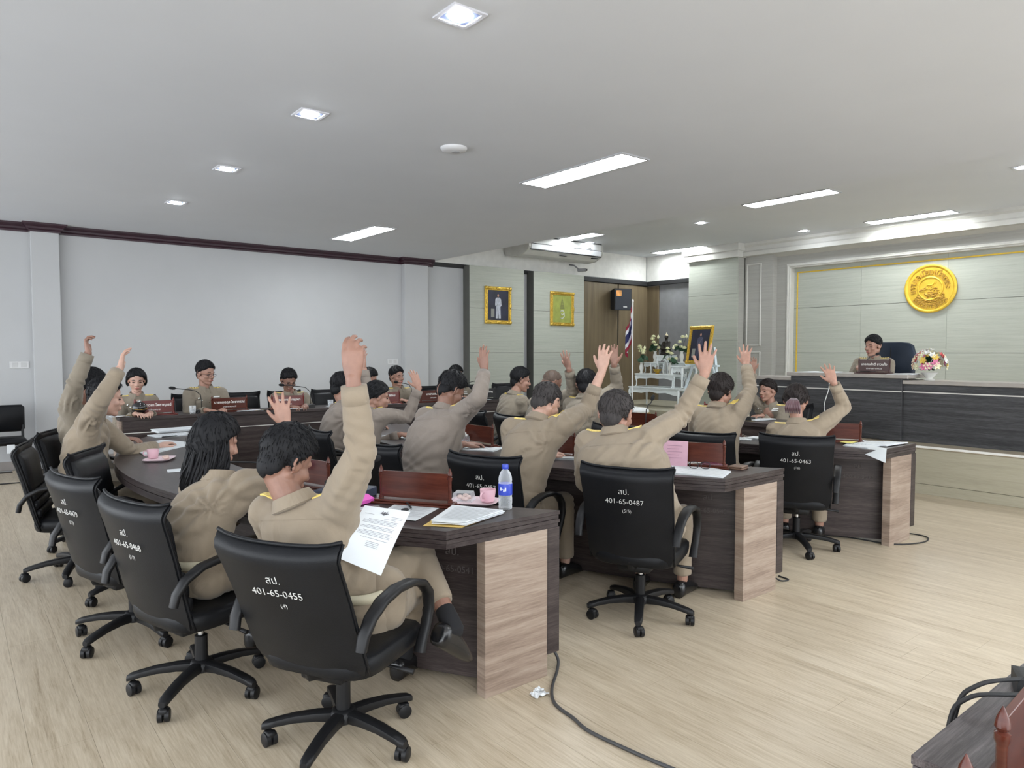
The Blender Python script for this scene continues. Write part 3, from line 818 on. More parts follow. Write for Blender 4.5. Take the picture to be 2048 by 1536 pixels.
def hair_mesh(M, bvh, style, k=1.0, seed=0.0, lift=1.0):
    """a shell over the skull: skull radius plus hair depth where hair grows, tucked under the skin elsewhere"""
    n, m = 64, 40
    KEEP = []
    c = Vector((-.008, 0, .012)) * k
    inv = M.inverted(); vs = []; fs = []
    for i in range(m + 1):
        th = PI * i / m
        for j in range(n):
            az = 2 * PI * j / n
            d = Vector((math.sin(th) * math.cos(az), math.sin(th) * math.sin(az), math.cos(th)))
            caz = math.cos(az)
            # hairline height by direction: front, side, back
            if style in ('bob', 'long'): hf, hs, hb = .52, -.80, -.90
            elif style == 'tied': hf, hs, hb = .50, -.10, -.62
            elif style == 'high': hf, hs, hb = .74, .12, -.50
            else: hf, hs, hb = .56, -.10, -.95
            if caz > 0:
                t = caz ** (0.55 if style in ('bob', 'long') else .9)
                h = hs + (hf - hs) * t
            else: h = hs + (hb - hs) * ((-caz) ** .55)
            h += .03 * math.sin(az * 7 + seed) + .02 * math.sin(az * 17 + seed * 2)
            mk = min(1, max(0, (d.z - h) / .16)); mk = mk * mk * (3 - 2 * mk)
            o = M @ c; wd = (M.to_3x3() @ d).normalized()
            hit = bvh.ray_cast(o + wd * .4, -wd)
            r = .4 - hit[3] if hit[0] is not None else .08
            rc = 1 / math.sqrt((d.x / (.100 * k)) ** 2 + (d.y / (.081 * k)) ** 2 + (d.z / ((.104 if d.z > 0 else .128) * k)) ** 2)
            r = min(r, rc * (1.06 if d.z > -.3 else 1.12))
            st = .0018 * math.sin(az * 31 + 5 * math.sin(th * 3 + seed)) + .0014 * math.sin(az * 53 + th * 9 + seed)
            if style == 'shaved': tk = .0022
            elif style in ('bob', 'long'):
                e = 1 / math.sqrt((d.x / .112) ** 2 + (d.y / .102) ** 2 + (d.z / .122) ** 2) * k
                if d.z < -.1: e = min(e * (1 + .25 * (-d.z - .1)), .15 * k)
                tk = max(e - r, .008) + st
            elif style == 'tied': tk = .017 + st * .7
            else:
                q_ = min(1, max(0, (d.z + .62) / .75)); q_ = q_ * q_ * (3 - 2 * q_)
                tk = (.0025 + .0085 * q_ + .016 * max(0, d.z)) * lift + st * 1.1 * q_; mk_t = q_
            rr = r + tk * mk - .010 * (1 - mk) ** 2
            KEEP.append((o + wd * rr, wd, mk, 1.0 if style in ('bob', 'long', 'tied') else (.30 + .7 * min(1, max(0, (d.z + .62) / .75)))))
            vs.append(inv @ (o + wd * rr))
    for i in range(m):
        for j in range(n):
            q = (j + 1) % n
            fs.append((i*n+j, (i+1)*n+j, (i+1)*n+q, i*n+q))
    return vs, fs, KEEP

def tufts(mb, keep, M, seed, count=420, ln=.030, lift=.006, wd=.0045, comb='crown'):
    """short locks laid over the hair shell, combed away from the crown"""
    r = random.Random(seed); ok = [q for q in keep if q[2] > .55]
    cr = M @ V((-.055, 0, .115)); dn = -(M.to_3x3() @ V((0, 0, 1))); bk = -(M.to_3x3() @ V((1, 0, 0)))
    for _ in range(count):
        p, nrm, mk, sc_ = r.choice(ok)
        t = (p - cr); t = t + V((r.uniform(-.03, .03), r.uniform(-.03, .03), r.uniform(-.03, .03)))
        if comb == 'back': t = bk * .6 + dn * .5 + V((r.uniform(-.2, .2),) * 3)
        t = t - nrm * t.dot(nrm)
        if t.length < 1e-4: continue
        t.normalize(); s = nrm.cross(t); l = ln * r.uniform(.6, 1.3) * (.35 + .65 * sc_); w = wd * r.uniform(.7, 1.3) * (.5 + .5 * sc_); q = p - t * l * .5 - nrm * .003
        a, b, c = q, q + t * l * .55 + nrm * (lift * sc_ * r.uniform(.6, 1.3)), q + t * l + nrm * (lift * sc_ * r.uniform(-.3, 1.0))
        mb.add([a - s * w, a + s * w, b + s * w * .8, b - s * w * .8, c, b + nrm * .0022], [(0, 1, 5), (1, 2, 5), (2, 4, 5), (4, 3, 5), (3, 0, 5), (0, 3, 2, 1), (2, 3, 4)])

def patch(bvh, c, u, v, du, dv, nrm, nu=4, nv=4, off=.004, th=.004, inside=False):
    """a thin pad that hugs the surface under it"""
    c = V(c); u = V(u).normalized(); v = V(v).normalized(); nrm = V(nrm).normalized()
    top = []; bot = []
    for i in range(nu + 1):
        for j in range(nv + 1):
            p = c + u * (du * (i / nu - .5)) + v * (dv * (j / nv - .5))
            h = bvh.ray_cast(p + nrm * .25, -nrm, .5) if not inside else bvh.ray_cast(p, nrm, .4)
            q = h[0] if h[0] is not None else p
            top.append(q + nrm * off); bot.append(q + nrm * (off - th - .002))
    mb = MB(); w = nv + 1; fs = []
    for i in range(nu):
        for j in range(nv): fs.append((i*w+j, (i+1)*w+j, (i+1)*w+j+1, i*w+j+1))
    K = len(top); fs += [tuple(K + a for a in reversed(f)) for f in fs[:]]
    ring = [i*w for i in range(nu+1)] + [nu*w+j for j in range(1, w)] + [i*w+nv for i in range(nu-1, -1, -1)] + [j for j in range(nv-1, 0, -1)]
    for a, b in zip(ring, ring[1:] + ring[:1]): fs.append((a, b, b + K, a + K))
    return mb.add(top + bot, fs)

SKIN = dict(
    tan=plain('skin_tan', (.37, .205, .150), .5, var=.10, nscale=30, bmp=.12, bscale=120, sss=.08),
    brown=plain('skin_brown', (.265, .140, .100), .5, var=.10, nscale=30, bmp=.12, bscale=120, sss=.08),
    fair=plain('skin_fair', (.50, .305, .235), .5, var=.08, nscale=30, bmp=.10, bscale=120, sss=.08))
CLOTH = dict(
    khaki=cloth('khaki_cloth', (.262, .212, .155)),
    olive=cloth('khaki_cloth_olive', (.225, .192, .148)),
    mauve=cloth('khaki_cloth_faded', (.240, .202, .172)))
def hair_mat(name, col, rough=.62):
    return wood(name, [(.3, tuple(c * .5 for c in col)), (.7, tuple(c * 1.5 for c in col))], 60, rough, (1, 1, .12), bmp=.5, distort=.3, spec=.28)
HAIR = dict(black=hair_mat('hair_black', (.0055, .0055, .007)), grey=hair_mat('hair_grey', (.040, .035, .034), .7),
            brown=hair_mat('hair_dark_brown', (.016, .011, .010)), stubble=plain('hair_stubble', (.085, .055, .04), .6, var=.2, nscale=60))
GOLDCLOTH = wood('gold_braid', [(.35, (.55, .38, .06)), (.6, (.85, .68, .20))], 60, .45, (1, 1, 1), bmp=.2)
DARKCLOTH = plain('navy_felt', (.012, .012, .02), .9)
WHITE = plain('white_enamel', (.8, .8, .78), .4)
BELT = plain('belt_webbing', (.50, .46, .34), .7, bmp=.2, bscale=300)
SHOE = plain('black_shoe_leather', (.008, .008, .009), .25, spec=.6)
SOCK = plain('black_sock', (.01, .01, .012), .95)
EYE = plain('eye_dark', (.02, .014, .011), .2)
BROW = plain('eyebrow_black', (.018, .014, .012), .8)
LIPS = plain('lips', (.36, .12, .10), .5)
SPEC = plain('spectacle_metal', (.06, .06, .065), .3, metal=.8)
METAL = plain('badge_silver', (.75, .74, .70), .3, metal=.9)

def build_person(pid, P, label, st):
    body_yaw = R(P['yaw']); F = V((math.cos(body_yaw), math.sin(body_yaw), 0)); L = V((-F.y, F.x, 0)); U = V((0, 0, 1))
    J = {k: V(P[k]) for k in ('pel', 'neck', 'head', 'shL', 'elL', 'wrL', 'tipL', 'shR', 'elR', 'wrR', 'tipR')}
    g = st.get('girth', 1.0); fem = st.get('fem', False); k = .95 if fem else 1.0
    pel, nk, hd = J['pel'], J['neck'], J['head']
    zs = pel.z - .10
    hy, hp, hr = R(P['hyaw']), R(P['hp']), R(P.get('hr', 0))
    f = V((math.cos(hy) * math.cos(hp), math.sin(hy) * math.cos(hp), -math.sin(hp))); l = V((-math.sin(hy), math.cos(hy), 0)); u = f.cross(l)
    if hr: q = Matrix.Rotation(hr, 3, f); l = q @ l; u = q @ u
    MH = Matrix(((f.x, l.x, u.x, hd.x), (f.y, l.y, u.y, hd.y), (f.z, l.z, u.z, hd.z), (0, 0, 0, 1)))
    root = thing('person', label, 'person', (pel.x, pel.y, st.get('floor', 0.0)), 0, st.get('group'))
    T = Matrix.Translation((-pel.x, -pel.y, -st.get('floor', 0.0)))
    skin = SKIN[st.get('skin', 'tan')]; cl = CLOTH[st.get('cloth', 'khaki')]
    def put(name, mb, mat, smooth=True, parent=root, angle=None):
        me = mb.mesh(name, smooth)
        me.transform(T)
        bm = bmesh.new(); bm.from_mesh(me); bmesh.ops.recalc_face_normals(bm, faces=bm.faces); bm.to_mesh(me); bm.free()
        me.materials.append(mat); return link(name, me, parent)
    raised = st.get('raised', True)
    sl = st.get('sleeve', .90)
    # ---- legs
    hips = {s: pel + L * (s * .085) - U * .01 for s in (-1, 1)}
    knees = {s: pel + F * .43 + L * (s * .13) + U * (.5 - pel.z if st.get('low', True) else -.04) for s in (-1, 1)}
    ank = {s: V((knees[s].x + F.x * .02, knees[s].y + F.y * .02, st.get('floor', 0.0) + .10)) for s in (-1, 1)}
    feet = {s: F + L * (s * .15) for s in (-1, 1)}
    for s in (-1, 1):
        nm = 'L' if s > 0 else 'R'
        if 'knee' + nm in P: knees[s] = V(P['knee' + nm])
        if 'ank' + nm in P: ank[s] = V(P['ank' + nm])
        if 'foot' + nm in P: feet[s] = V(P['foot' + nm])
    # ---- the body under the clothes: one continuous skin
    b = MB()
    head_shapes(b, MH, k, st.get('wide', 1.0))
    b.cap(MH @ V((-.024, 0, -.055)), nk - U * .02 - f * .0, .050 * k * (.92 if fem else 1), .058 * k * (.92 if fem else 1), 14)
    bvh_head = BVHTree.FromPolygons([Vector(p) for p in b.v], b.f)
    mid = lerp(pel, nk, .5) - F * (.02)
    b.cap(pel, mid, .10, .09, 14); b.cap(mid, nk - U * .09, .09, .085, 14)
    for s in ('L', 'R'):
        b.cap(nk - U * .05, J['sh' + s], .055, .05, 12)
        b.cap(J['sh' + s], J['el' + s], .046, .039, 12)
        fa = J['wr' + s] - J['el' + s]; w1 = J['el' + s] + fa * .25
        b.cap(J['el' + s], w1, .038, .040, 12); b.cap(w1, J['wr' + s], .040 * (.9 if fem else 1), .026 * (.88 if fem else 1), 12)
    for s in (-1, 1):
        b.cap(hips[s], knees[s], .065, .048, 12); b.cap(knees[s], lerp(knees[s], ank[s], .35), .046, .047, 12)
        b.cap(lerp(knees[s], ank[s], .35), ank[s], .047, .033, 12)
    hs = .92 if fem else 1.03
    dR = J['tipR'] - J['wrR']; dL = J['tipL'] - J['wrL']
    if raised:
        hand_shapes(b, J['wrR'], dR, V(st['palm']) if 'palm' in st else F, True, st.get('spread', 8), st.get('curl', (8, 12, 8)), hs, st.get('thumb', 1.0))
    else:
        hand_shapes(b, J['wrR'], dR, st.get('palmR', -U), True, 3, (14, 24, 16), hs, .4)
    hand_shapes(b, J['wrL'], dL, st.get('palmL', -U), False, 3, (14, 24, 16), hs, .4)
    vox = st.get('vox', .0052)
    me = remesh(b, vox, 2, ratio=st.get('dec', .22)); me.transform(T)
    body = finish('body', me, skin, root)
    # ---- shirt
    s_ = MB()
    up = (nk - pel).normalized(); lsh = (J['shL'] - J['shR']).normalized()
    bend = st.get('bend', max(0, .56 - (nk - pel).length) * .45 + .02)
    ctrl = lerp(pel, nk, .55) - F * bend
    prof = [(-.16, .145, .125), (-.04, .172, .142), (.12, .168, .140), (.30, .160, .132), (.50, .170, .130), (.70, .180, .127), (.84, .170, .112), (.94, .125, .085), (1.0, .072, .068)]
    if fem: prof = [(t, a * (.90 if .2 < t < .4 else .92), bb * (.9 if t < .45 else .95)) for t, a, bb in prof]
    rings = []
    for t, a, bb in prof:
        tt = max(t, 0); c = pel * (1 - tt) ** 2 + ctrl * (2 * tt * (1 - tt)) + nk * tt ** 2
        if t < 0: c = pel + U * (t * .55)
        w = float(sstep(.1, .8, np.array(t)))
        gg = 1 + (g - 1) * (1 - float(sstep(.75, 1.0, np.array(t))))
        ax = lerp(L, lsh, w).normalized(); tg = lerp(U, up, w * .6 + .2); fr = ax.cross(tg).normalized()
        bel = (g - 1) * .10 * max(0, 1 - abs(t - .25) / .4)
        ring = []
        for q in range(24):
            an = 2 * PI * q / 24; ca, sa = math.cos(an), math.sin(an); e = 2 / 2.4
            ring.append(c + ax * (a * gg * math.copysign(abs(ca) ** e, ca)) + fr * (bb * gg * math.copysign(abs(sa) ** e, sa)) + fr * bel)
        rings.append(ring)
    s_.loft(rings)
    for s in ('L', 'R'):
        sh, el, wr = J['sh' + s], J['el' + s], J['wr' + s]
        kf = .90 if fem else 1.0
        s_.cap(nk - U * .055 - F * .005, sh, .058, .070 * kf, 14)
        s_.cap(sh, lerp(sh, el, .5), .076 * kf, .068 * kf, 16); s_.cap(lerp(sh, el, .5), el, .068 * kf, .056 * kf, 16)
        down = (el - sh).normalized().z
        s_.cap(lerp(sh, nk, .25) - up * .10, lerp(sh, el, .18), .072 * kf, .070 * kf, 14)
        f_ = sl if s == 'R' else .90
        s_.cap(el, lerp(el, wr, f_ * .5), .055 * kf, .053 * kf, 16)
        d = (wr - el).normalized(); e0 = lerp(el, wr, f_)
        s_.tube([lerp(el, wr, f_ * .45), e0], [.053 * kf, .043 * kf], 16)
    me = remesh(s_, st.get('svox', .010), 4, factor=.5)
    co = np.empty(len(me.vertices) * 3); me.vertices.foreach_get('co', co); co = co.reshape(-1, 3)
    no = np.empty(len(me.vertices) * 3); me.vertices.foreach_get('normal', no); no = no.reshape(-1, 3)
    disp = .0022 * wob(co, 3.0, st.get('seed', 1.0))
    for s in ('L', 'R'):
        sh, el, wr = (np.array(J[q + s]) for q in ('sh', 'el', 'wr'))
        for a, c, ctr, kk, amp in ((sh, el, el, .11, .0062), (el, wr, el, .10, .0058), (el, wr, el * .25 + wr * .75, .10, .0018), (sh, el, sh, .12, .0030)):
            d = c - a; ln = np.linalg.norm(d); d = d / ln
            aa_ = np.cross(d, [.3, .5, .8]); aa_ /= np.linalg.norm(aa_); bb_ = np.cross(d, aa_)
            rel = co - a; t = rel @ d; rad = np.linalg.norm(rel - np.outer(t, d), axis=1)
            near = np.exp(-(np.linalg.norm(co - ctr, axis=1) / kk) ** 2) * (rad < .11) * (t > -.05) * (t < ln + .05)
            disp += amp * near * np.clip(.55 + .8 * wob(co, 6.0, st.get('seed', 1.0) + 11), 0, 1.3) * np.sin(t / .050 * 6.28 + 1.3 * np.arctan2(rel @ bb_, rel @ aa_) + 3.0 * wob(co, 4.0, st.get('seed', 1.0) + 2))
    if raised:
        sh = np.array(J['shR']); a = np.array((J['elR'] - J['shR']).normalized()); ref = np.array(U) - a * a[2]; ref /= np.linalg.norm(ref) + 1e-6; o2 = np.cross(a, ref)
        pit = sh - np.array(up) * .07
        q = co - pit; th = np.arctan2(q @ o2, q @ ref); rr = np.linalg.norm(q, axis=1)
        disp += .0085 * sstep(.05, .13, rr) * np.exp(-((rr - .13) / .11) ** 2) * np.clip(.6 + .7 * wob(co, 4.0, 8.0), 0, 1.3) * np.sin(th * 10 + 1.8 * wob(co, 4.0, 5.0))
    rel = co - np.array(pel); tz = rel @ np.array(up)
    win = np.exp(-((tz - .10) / .10) ** 2)
    disp += .005 * win * np.clip(.5 + .8 * wob(co, 4.0, 17.0), 0, 1.3) * np.sin(tz / .065 * 6.28 + 3.0 * wob(co, 3.0, st.get('seed', 1.0) + 7))
    nv = np.array(F); back = sstep(.0, .6, -(no @ nv))
    disp += .0072 * back * np.clip(.45 + .9 * wob(co, 3.0, 23.0 + st.get('seed', 1.0)), 0, 1.3) * np.exp(-((tz - .28) / .18) ** 2) * np.sin((rel @ np.array(L) * .8 + tz) / .085 * 6.28 + 2.0 * wob(co, 3.0, 9.0))
    co = co + no * disp[:, None]
    me.vertices.foreach_set('co', co.reshape(-1)); me.update()
    bvh = BVHTree.FromPolygons([Vector(p) for p in co], [tuple(p.vertices) for p in me.polygons])
    me.transform(T); finish('shirt', me, cl, root)
    if st.get('yoke'):
        put('yoke_seam', patch(bvh, lerp(pel, nk, .84) - F * .02, lsh, up, .34, .0035, -F + up * .25, 14, 1, .0022, .003), cl, smooth=False)
    # ---- trousers, shoes
    if st.get('legs', True):
        t_ = MB()
        t_.cap(hips[-1], hips[1], .105 * g, .105 * g, 14)
        t_.cap(hips[1] + U * .06, hips[-1] + U * .06, .105 * g, .105 * g, 14)
        for s in (-1, 1):
            a, kn, an = hips[s], knees[s], ank[s]
            hem = lerp(kn, an, st.get('hem', {}).get(s, .93))
            t_.cap(a, lerp(a, kn, .5), .098 * (.95 if fem else 1), .083, 16); t_.cap(lerp(a, kn, .5), kn, .083, .067, 16)
            t_.cap(kn, lerp(kn, hem, .4), .066, .062, 16); t_.tube([lerp(kn, hem, .3), hem], [.062, .055], 16)
        me = remesh(t_, .012, 3)
        co = np.empty(len(me.vertices) * 3); me.vertices.foreach_get('co', co); co = co.reshape(-1, 3)
        no = np.empty(len(me.vertices) * 3); me.vertices.foreach_get('normal', no); no = no.reshape(-1, 3)
        disp = .003 * wob(co, 5.0, 3.0)
        for s in (-1, 1):
            for ctr, d in ((np.array(knees[s]), np.array((ank[s] - knees[s]).normalized())), (np.array(hips[s]), np.array((knees[s] - hips[s]).normalized()))):
                disp += .005 * np.exp(-(np.linalg.norm(co - ctr, axis=1) / .13) ** 2) * np.clip(.5 + .8 * wob(co, 5.0, 14.0), 0, 1.3) * np.sin(((co - ctr) @ d) / .05 * 6.28 + 3.2 * wob(co, 4.0, 4.0))
        co = co + no * disp[:, None]; me.vertices.foreach_set('co', co.reshape(-1)); me.update(); me.transform(T)
        finish('trousers', me, CLOTH[st.get('tcloth', st.get('cloth', 'khaki'))], root)
        for s in (-1, 1):
            an = ank[s]; fd = feet[s].normalized(); sd = U.cross(fd).normalized(); nu = fd.cross(sd)
            h = MB(); rr = []
            for x, w, z0, z1 in ((-.075, .022, -.082, -.03), (-.07, .034, -.1, -.01), (-.02, .037, -.1, .0), (.05, .042, -.1, -.012), (.11, .048, -.1, -.04), (.16, .044, -.1, -.06), (.195, .028, -.098, -.07), (.205, .012, -.092, -.078)):
                cz = (z0 + z1) / 2; hz = (z1 - z0) / 2
                rr.append([an + fd * x + sd * (w * math.copysign(abs(math.cos(a)) ** .75, math.cos(a))) + nu * (cz + hz * math.copysign(abs(math.sin(a)) ** .75, math.sin(a))) for a in [2 * PI * q / 14 for q in range(14)]])
            h.loft(rr); put('shoe', h, SHOE)
            if st.get('socks'):
                h = MB(); d = (knees[s] - an).normalized(); h.tube([an - d * .05, an - d * .03, an + d * .03, an + d * .075, an + d * .08], [.030, .042, .041, .039, .035], 14); put('sock', h, SOCK)
    # ---- belt
    if st.get('belt'):
        h = MB(); rg = []
        for t, gro in ((.105, .0), (.105, .011), (.19, .011), (.19, .0)):
            c = pel * (1 - t) ** 2 + ctrl * (2 * t * (1 - t)) + nk * t ** 2
            kk = (.92 if fem else 1.0); a, bb = (.168 * kk + gro) * g, (.139 * kk + gro) * g
            ax = L; fr = L.cross(U) * 1.0
            rg.append([c + ax * (a * math.copysign(abs(math.cos(x)) ** (2/2.4), math.cos(x))) + fr * (bb * math.copysign(abs(math.sin(x)) ** (2/2.4), math.sin(x))) for x in [2*PI*q/40 for q in range(40)]])
        h.loft(rg + [rg[0]], cap=False); put('belt', h, BELT)
    # ---- collar, epaulettes, cuffs
    nd = (hd - nk).normalized(); nd = lerp(nd, up, .5).normalized(); cf = F - nd * F.dot(nd); cf.normalize(); cs = nd.cross(cf)
    h = MB(); rg = []; kc = .93 if fem else 1.0
    for q in range(27):
        an = R(16 + (360 - 32) * q / 26); e = math.cos(an)
        dirv = cf * e + cs * math.sin(an); fl = max(0, e)
        ring = []
        for r_, z in ((.066, -.022), (.064, .030), (.069, .034), (.090 + .012 * fl, -.010 - .030 * fl), (.085 + .012 * fl, -.016 - .030 * fl)):
            ring.append(nk - nd * .002 + dirv * (r_ * kc) + nd * (z - .004 * fl))
        rg.append(ring)
    h.loft(rg); put('collar', h, cl, smooth=False)
    if st.get('epaulettes', True):
        for s in ('L', 'R'):
            d = (J['sh' + s] - nk); d = d - U * d.dot(U); d.normalize()
            c = nk + d * .118
            if s == 'R' and raised: c = nk + d * .10
            e = MB(); pt = patch(bvh, c, d, U.cross(d), .085, .040, U + d * .25 + up * .3, 4, 2, .006, .006)
            ob = put('epaulette', pt, GOLDCLOTH, smooth=False)
            if st.get('stripes'):
                for q in (-.026, .0, .026):
                    p2 = patch(bvh, c + d * q, d, U.cross(d), .006, .040, U + d * .25 + up * .3, 1, 2, .009, .006)
                    put('stripe', p2, DARKCLOTH, smooth=False, parent=ob)
    for s in ('L', 'R'):
        el, wr = J['el' + s], J['wr' + s]; f_ = sl if s == 'R' else .90
        d = (wr - el).normalized(); e0 = lerp(el, wr, f_); kf = .90 if fem else 1.0
        if s == 'L' and not st.get('left_seen', True): continue
        h = MB(); h.tube([e0 - d * .062, e0 - d * .060, e0 + d * .004, e0 + d * .004, e0 - d * .02], [.044 * kf, .0495 * kf, .0455 * kf, .040 * kf, .038 * kf], 20, cap=False)
        put('cuff', h, cl)
    # ---- hair and face
    hv = hair_mesh(MH, bvh_head, st.get('hair', 'short'), k, st.get('seed', 1.0) * 1.7, st.get('lift', 1.0))
    h = MB(); h.add([MH @ V(p) for p in hv[0]], hv[1])
    sty = st.get('hair', 'short')
    if st.get('hcol') != 'stubble': tufts(h, hv[2], MH, int(st.get('seed', 1) * 10), 620 if sty in ('bob', 'long') else 1100, .050 if sty in ('bob', 'long', 'tied') else .030, .0018 if sty in ('tied', 'bob', 'long') else .0036, .0022, 'back' if sty == 'tied' else 'crown')
    if st.get('hair') == 'long':
        rs = random.Random(5)
        def curtain(an, v, ext=0.0):
            rad = .093 + .016 * math.sin(v * 2.2) + ext + .004 * math.sin(an * 23) - .03 * max(0, v - .75)
            p0 = MH @ V((-.012 + math.cos(an) * rad, math.sin(an) * rad * .97, .02))
            dn = (.235 + .03 * math.sin(an * 5) + .02 * math.sin(an * 11)) * v
            return p0 + V((0, 0, -dn)) - F * (.035 * v * v) + L * (.045 * v * v)
        out = [[curtain(R(72 + 216 * i / 60), j / 12) for j in range(13)] for i in range(61)]
        inn = [[p + (V((hd.x, hd.y, p.z)) - p) * .22 for p in row] for row in out]
        h.loft([row + inr[::-1] for row, inr in zip(out, inn)])
        for q in range(150):
            an = R(70 + 220 * rs.random()); v0 = rs.uniform(0, .5); v1 = min(1.12, v0 + rs.uniform(.45, .75)); ex = rs.uniform(.0, .006); w = rs.uniform(.003, .0065)
            pts = [curtain(an + .10 * math.sin(t * 3 + q) * t, v0 + (v1 - v0) * t, ex) for t in (0, .25, .5, .75, 1)]
            h.tube(pts, [w * .3, w, w, w * .8, w * .15], 5)
    if st.get('hair') == 'tied' and st.get('bun', True):
        h.ell((-.105 * k, 0, st.get('bunz', -.02)), (.032, .04, .036), 16, 10, M=MH)
    ob = put('hair', h, HAIR[st.get('hcol', 'black')])
    if st.get('clip'):
        h = MB()
        for q in range(7):
            a = (q - 3) / 3.0
            h.tube([MH @ V((-.120, a * .018, -.005)), MH @ V((-.152, a * .034, -.035)), MH @ V((-.160, a * .046, -.075)), MH @ V((-.138, a * .048, -.115))], [.007, .012, .012, .005], 8)
        put('hair_clip', h, plain('plum_satin', (.10, .045, .055), .35, sheen=.3))
    if st.get('face', False):
        S = MH @ Matrix.Diagonal((k, k * st.get('wide', 1.0), k, 1))
        for s in (-1, 1):
            h = MB(); h.ell((.0795, s * .033, -.001), (.0078, .0150, .0050), 12, 8, M=S); put('eye', h, EYE)
            h = MB(); h.tube([(.089, s * .016, .024), (.089, s * .032, .030), (.078, s * .050, .026)], [.0028, .0038, .0022], 6, M=S); put('eyebrow', h, BROW)
        h = MB(); h.ell((.1015, 0, -.0585), (.005, .023, .0055), 12, 8, M=S); h.ell((.1005, 0, -.0675), (.005, .018, .0055), 12, 8, M=S); put('lips', h, LIPS)
    if st.get('glasses'):
        S = MH @ Matrix.Diagonal((k, k, k, 1)); h = MB()
        for s in (-1, 1):
            pts = [V((.104 - .006 * abs(math.cos(a)), s * (.034 + .024 * math.cos(a)), -.006 + .017 * math.sin(a))) for a in [2*PI*q/16 for q in range(17)]]
            h.tube(pts, .0016, 6, M=S, cap=False)
            h.tube([(.098, s * .058, -.002), (.04, s * .082, .0), (-.015, s * .09, -.002)], .0018, 6, M=S)
        h.tube([(.106, -.010, -.004), (.110, 0, .0), (.106, .010, -.004)], .0016, 6, M=S)
        put('spectacles', h, SPEC)
    # ---- front of the uniform
    if st.get('front', False):
        ch = lerp(pel, nk, .66) + F * .02
        for s in (-1, 1):
            ob = put('pocket', patch(bvh, ch + L * (s * .085) - up * .015, L, up, .095, .10, F, 3, 3, .004, .004, inside=True), cl, smooth=False)
            put('pocket_flap', patch(bvh, ch + L * (s * .085) + up * .035, L, up, .098, .030, F, 3, 2, .008, .004, inside=True), cl, smooth=False, parent=ob)
        put('placket', patch(bvh, ch - up * .06, L, up, .030, .30, F, 2, 8, .004, .004, inside=True), cl, smooth=False)
        for q in range(3):
            h = MB(); p = ch + up * (.03 - q * .085); ht = bvh.ray_cast(p, F, .4)
            if ht[0]: h.ell(ht[0] + F * .005, (.006, .006, .006), 8, 6); put('button', h, plain('button_brown', (.16, .12, .07), .4))
        if st.get('medals', True):
            for q in range(2):
                put('ribbon_bar', patch(bvh, ch + L * .085 + up * (.068 + q * .022), L, up, .07, .013, F, 3, 1, .010, .006, inside=True), WHITE, smooth=False)
            for off in ((-.10, .075), (-.075, .05)):
                h = MB(); p = ch + L * off[0] + up * off[1]; ht = bvh.ray_cast(p, F, .4)
                if ht[0]: h.lathe([(.011, 0), (.013, .004), (.004, .007)], 10, M=Matrix.Translation(ht[0]) @ F.to_track_quat('Z', 'Y').to_matrix().to_4x4()); put('badge', h, METAL)
    if st.get('ring'):
        pass
    return root
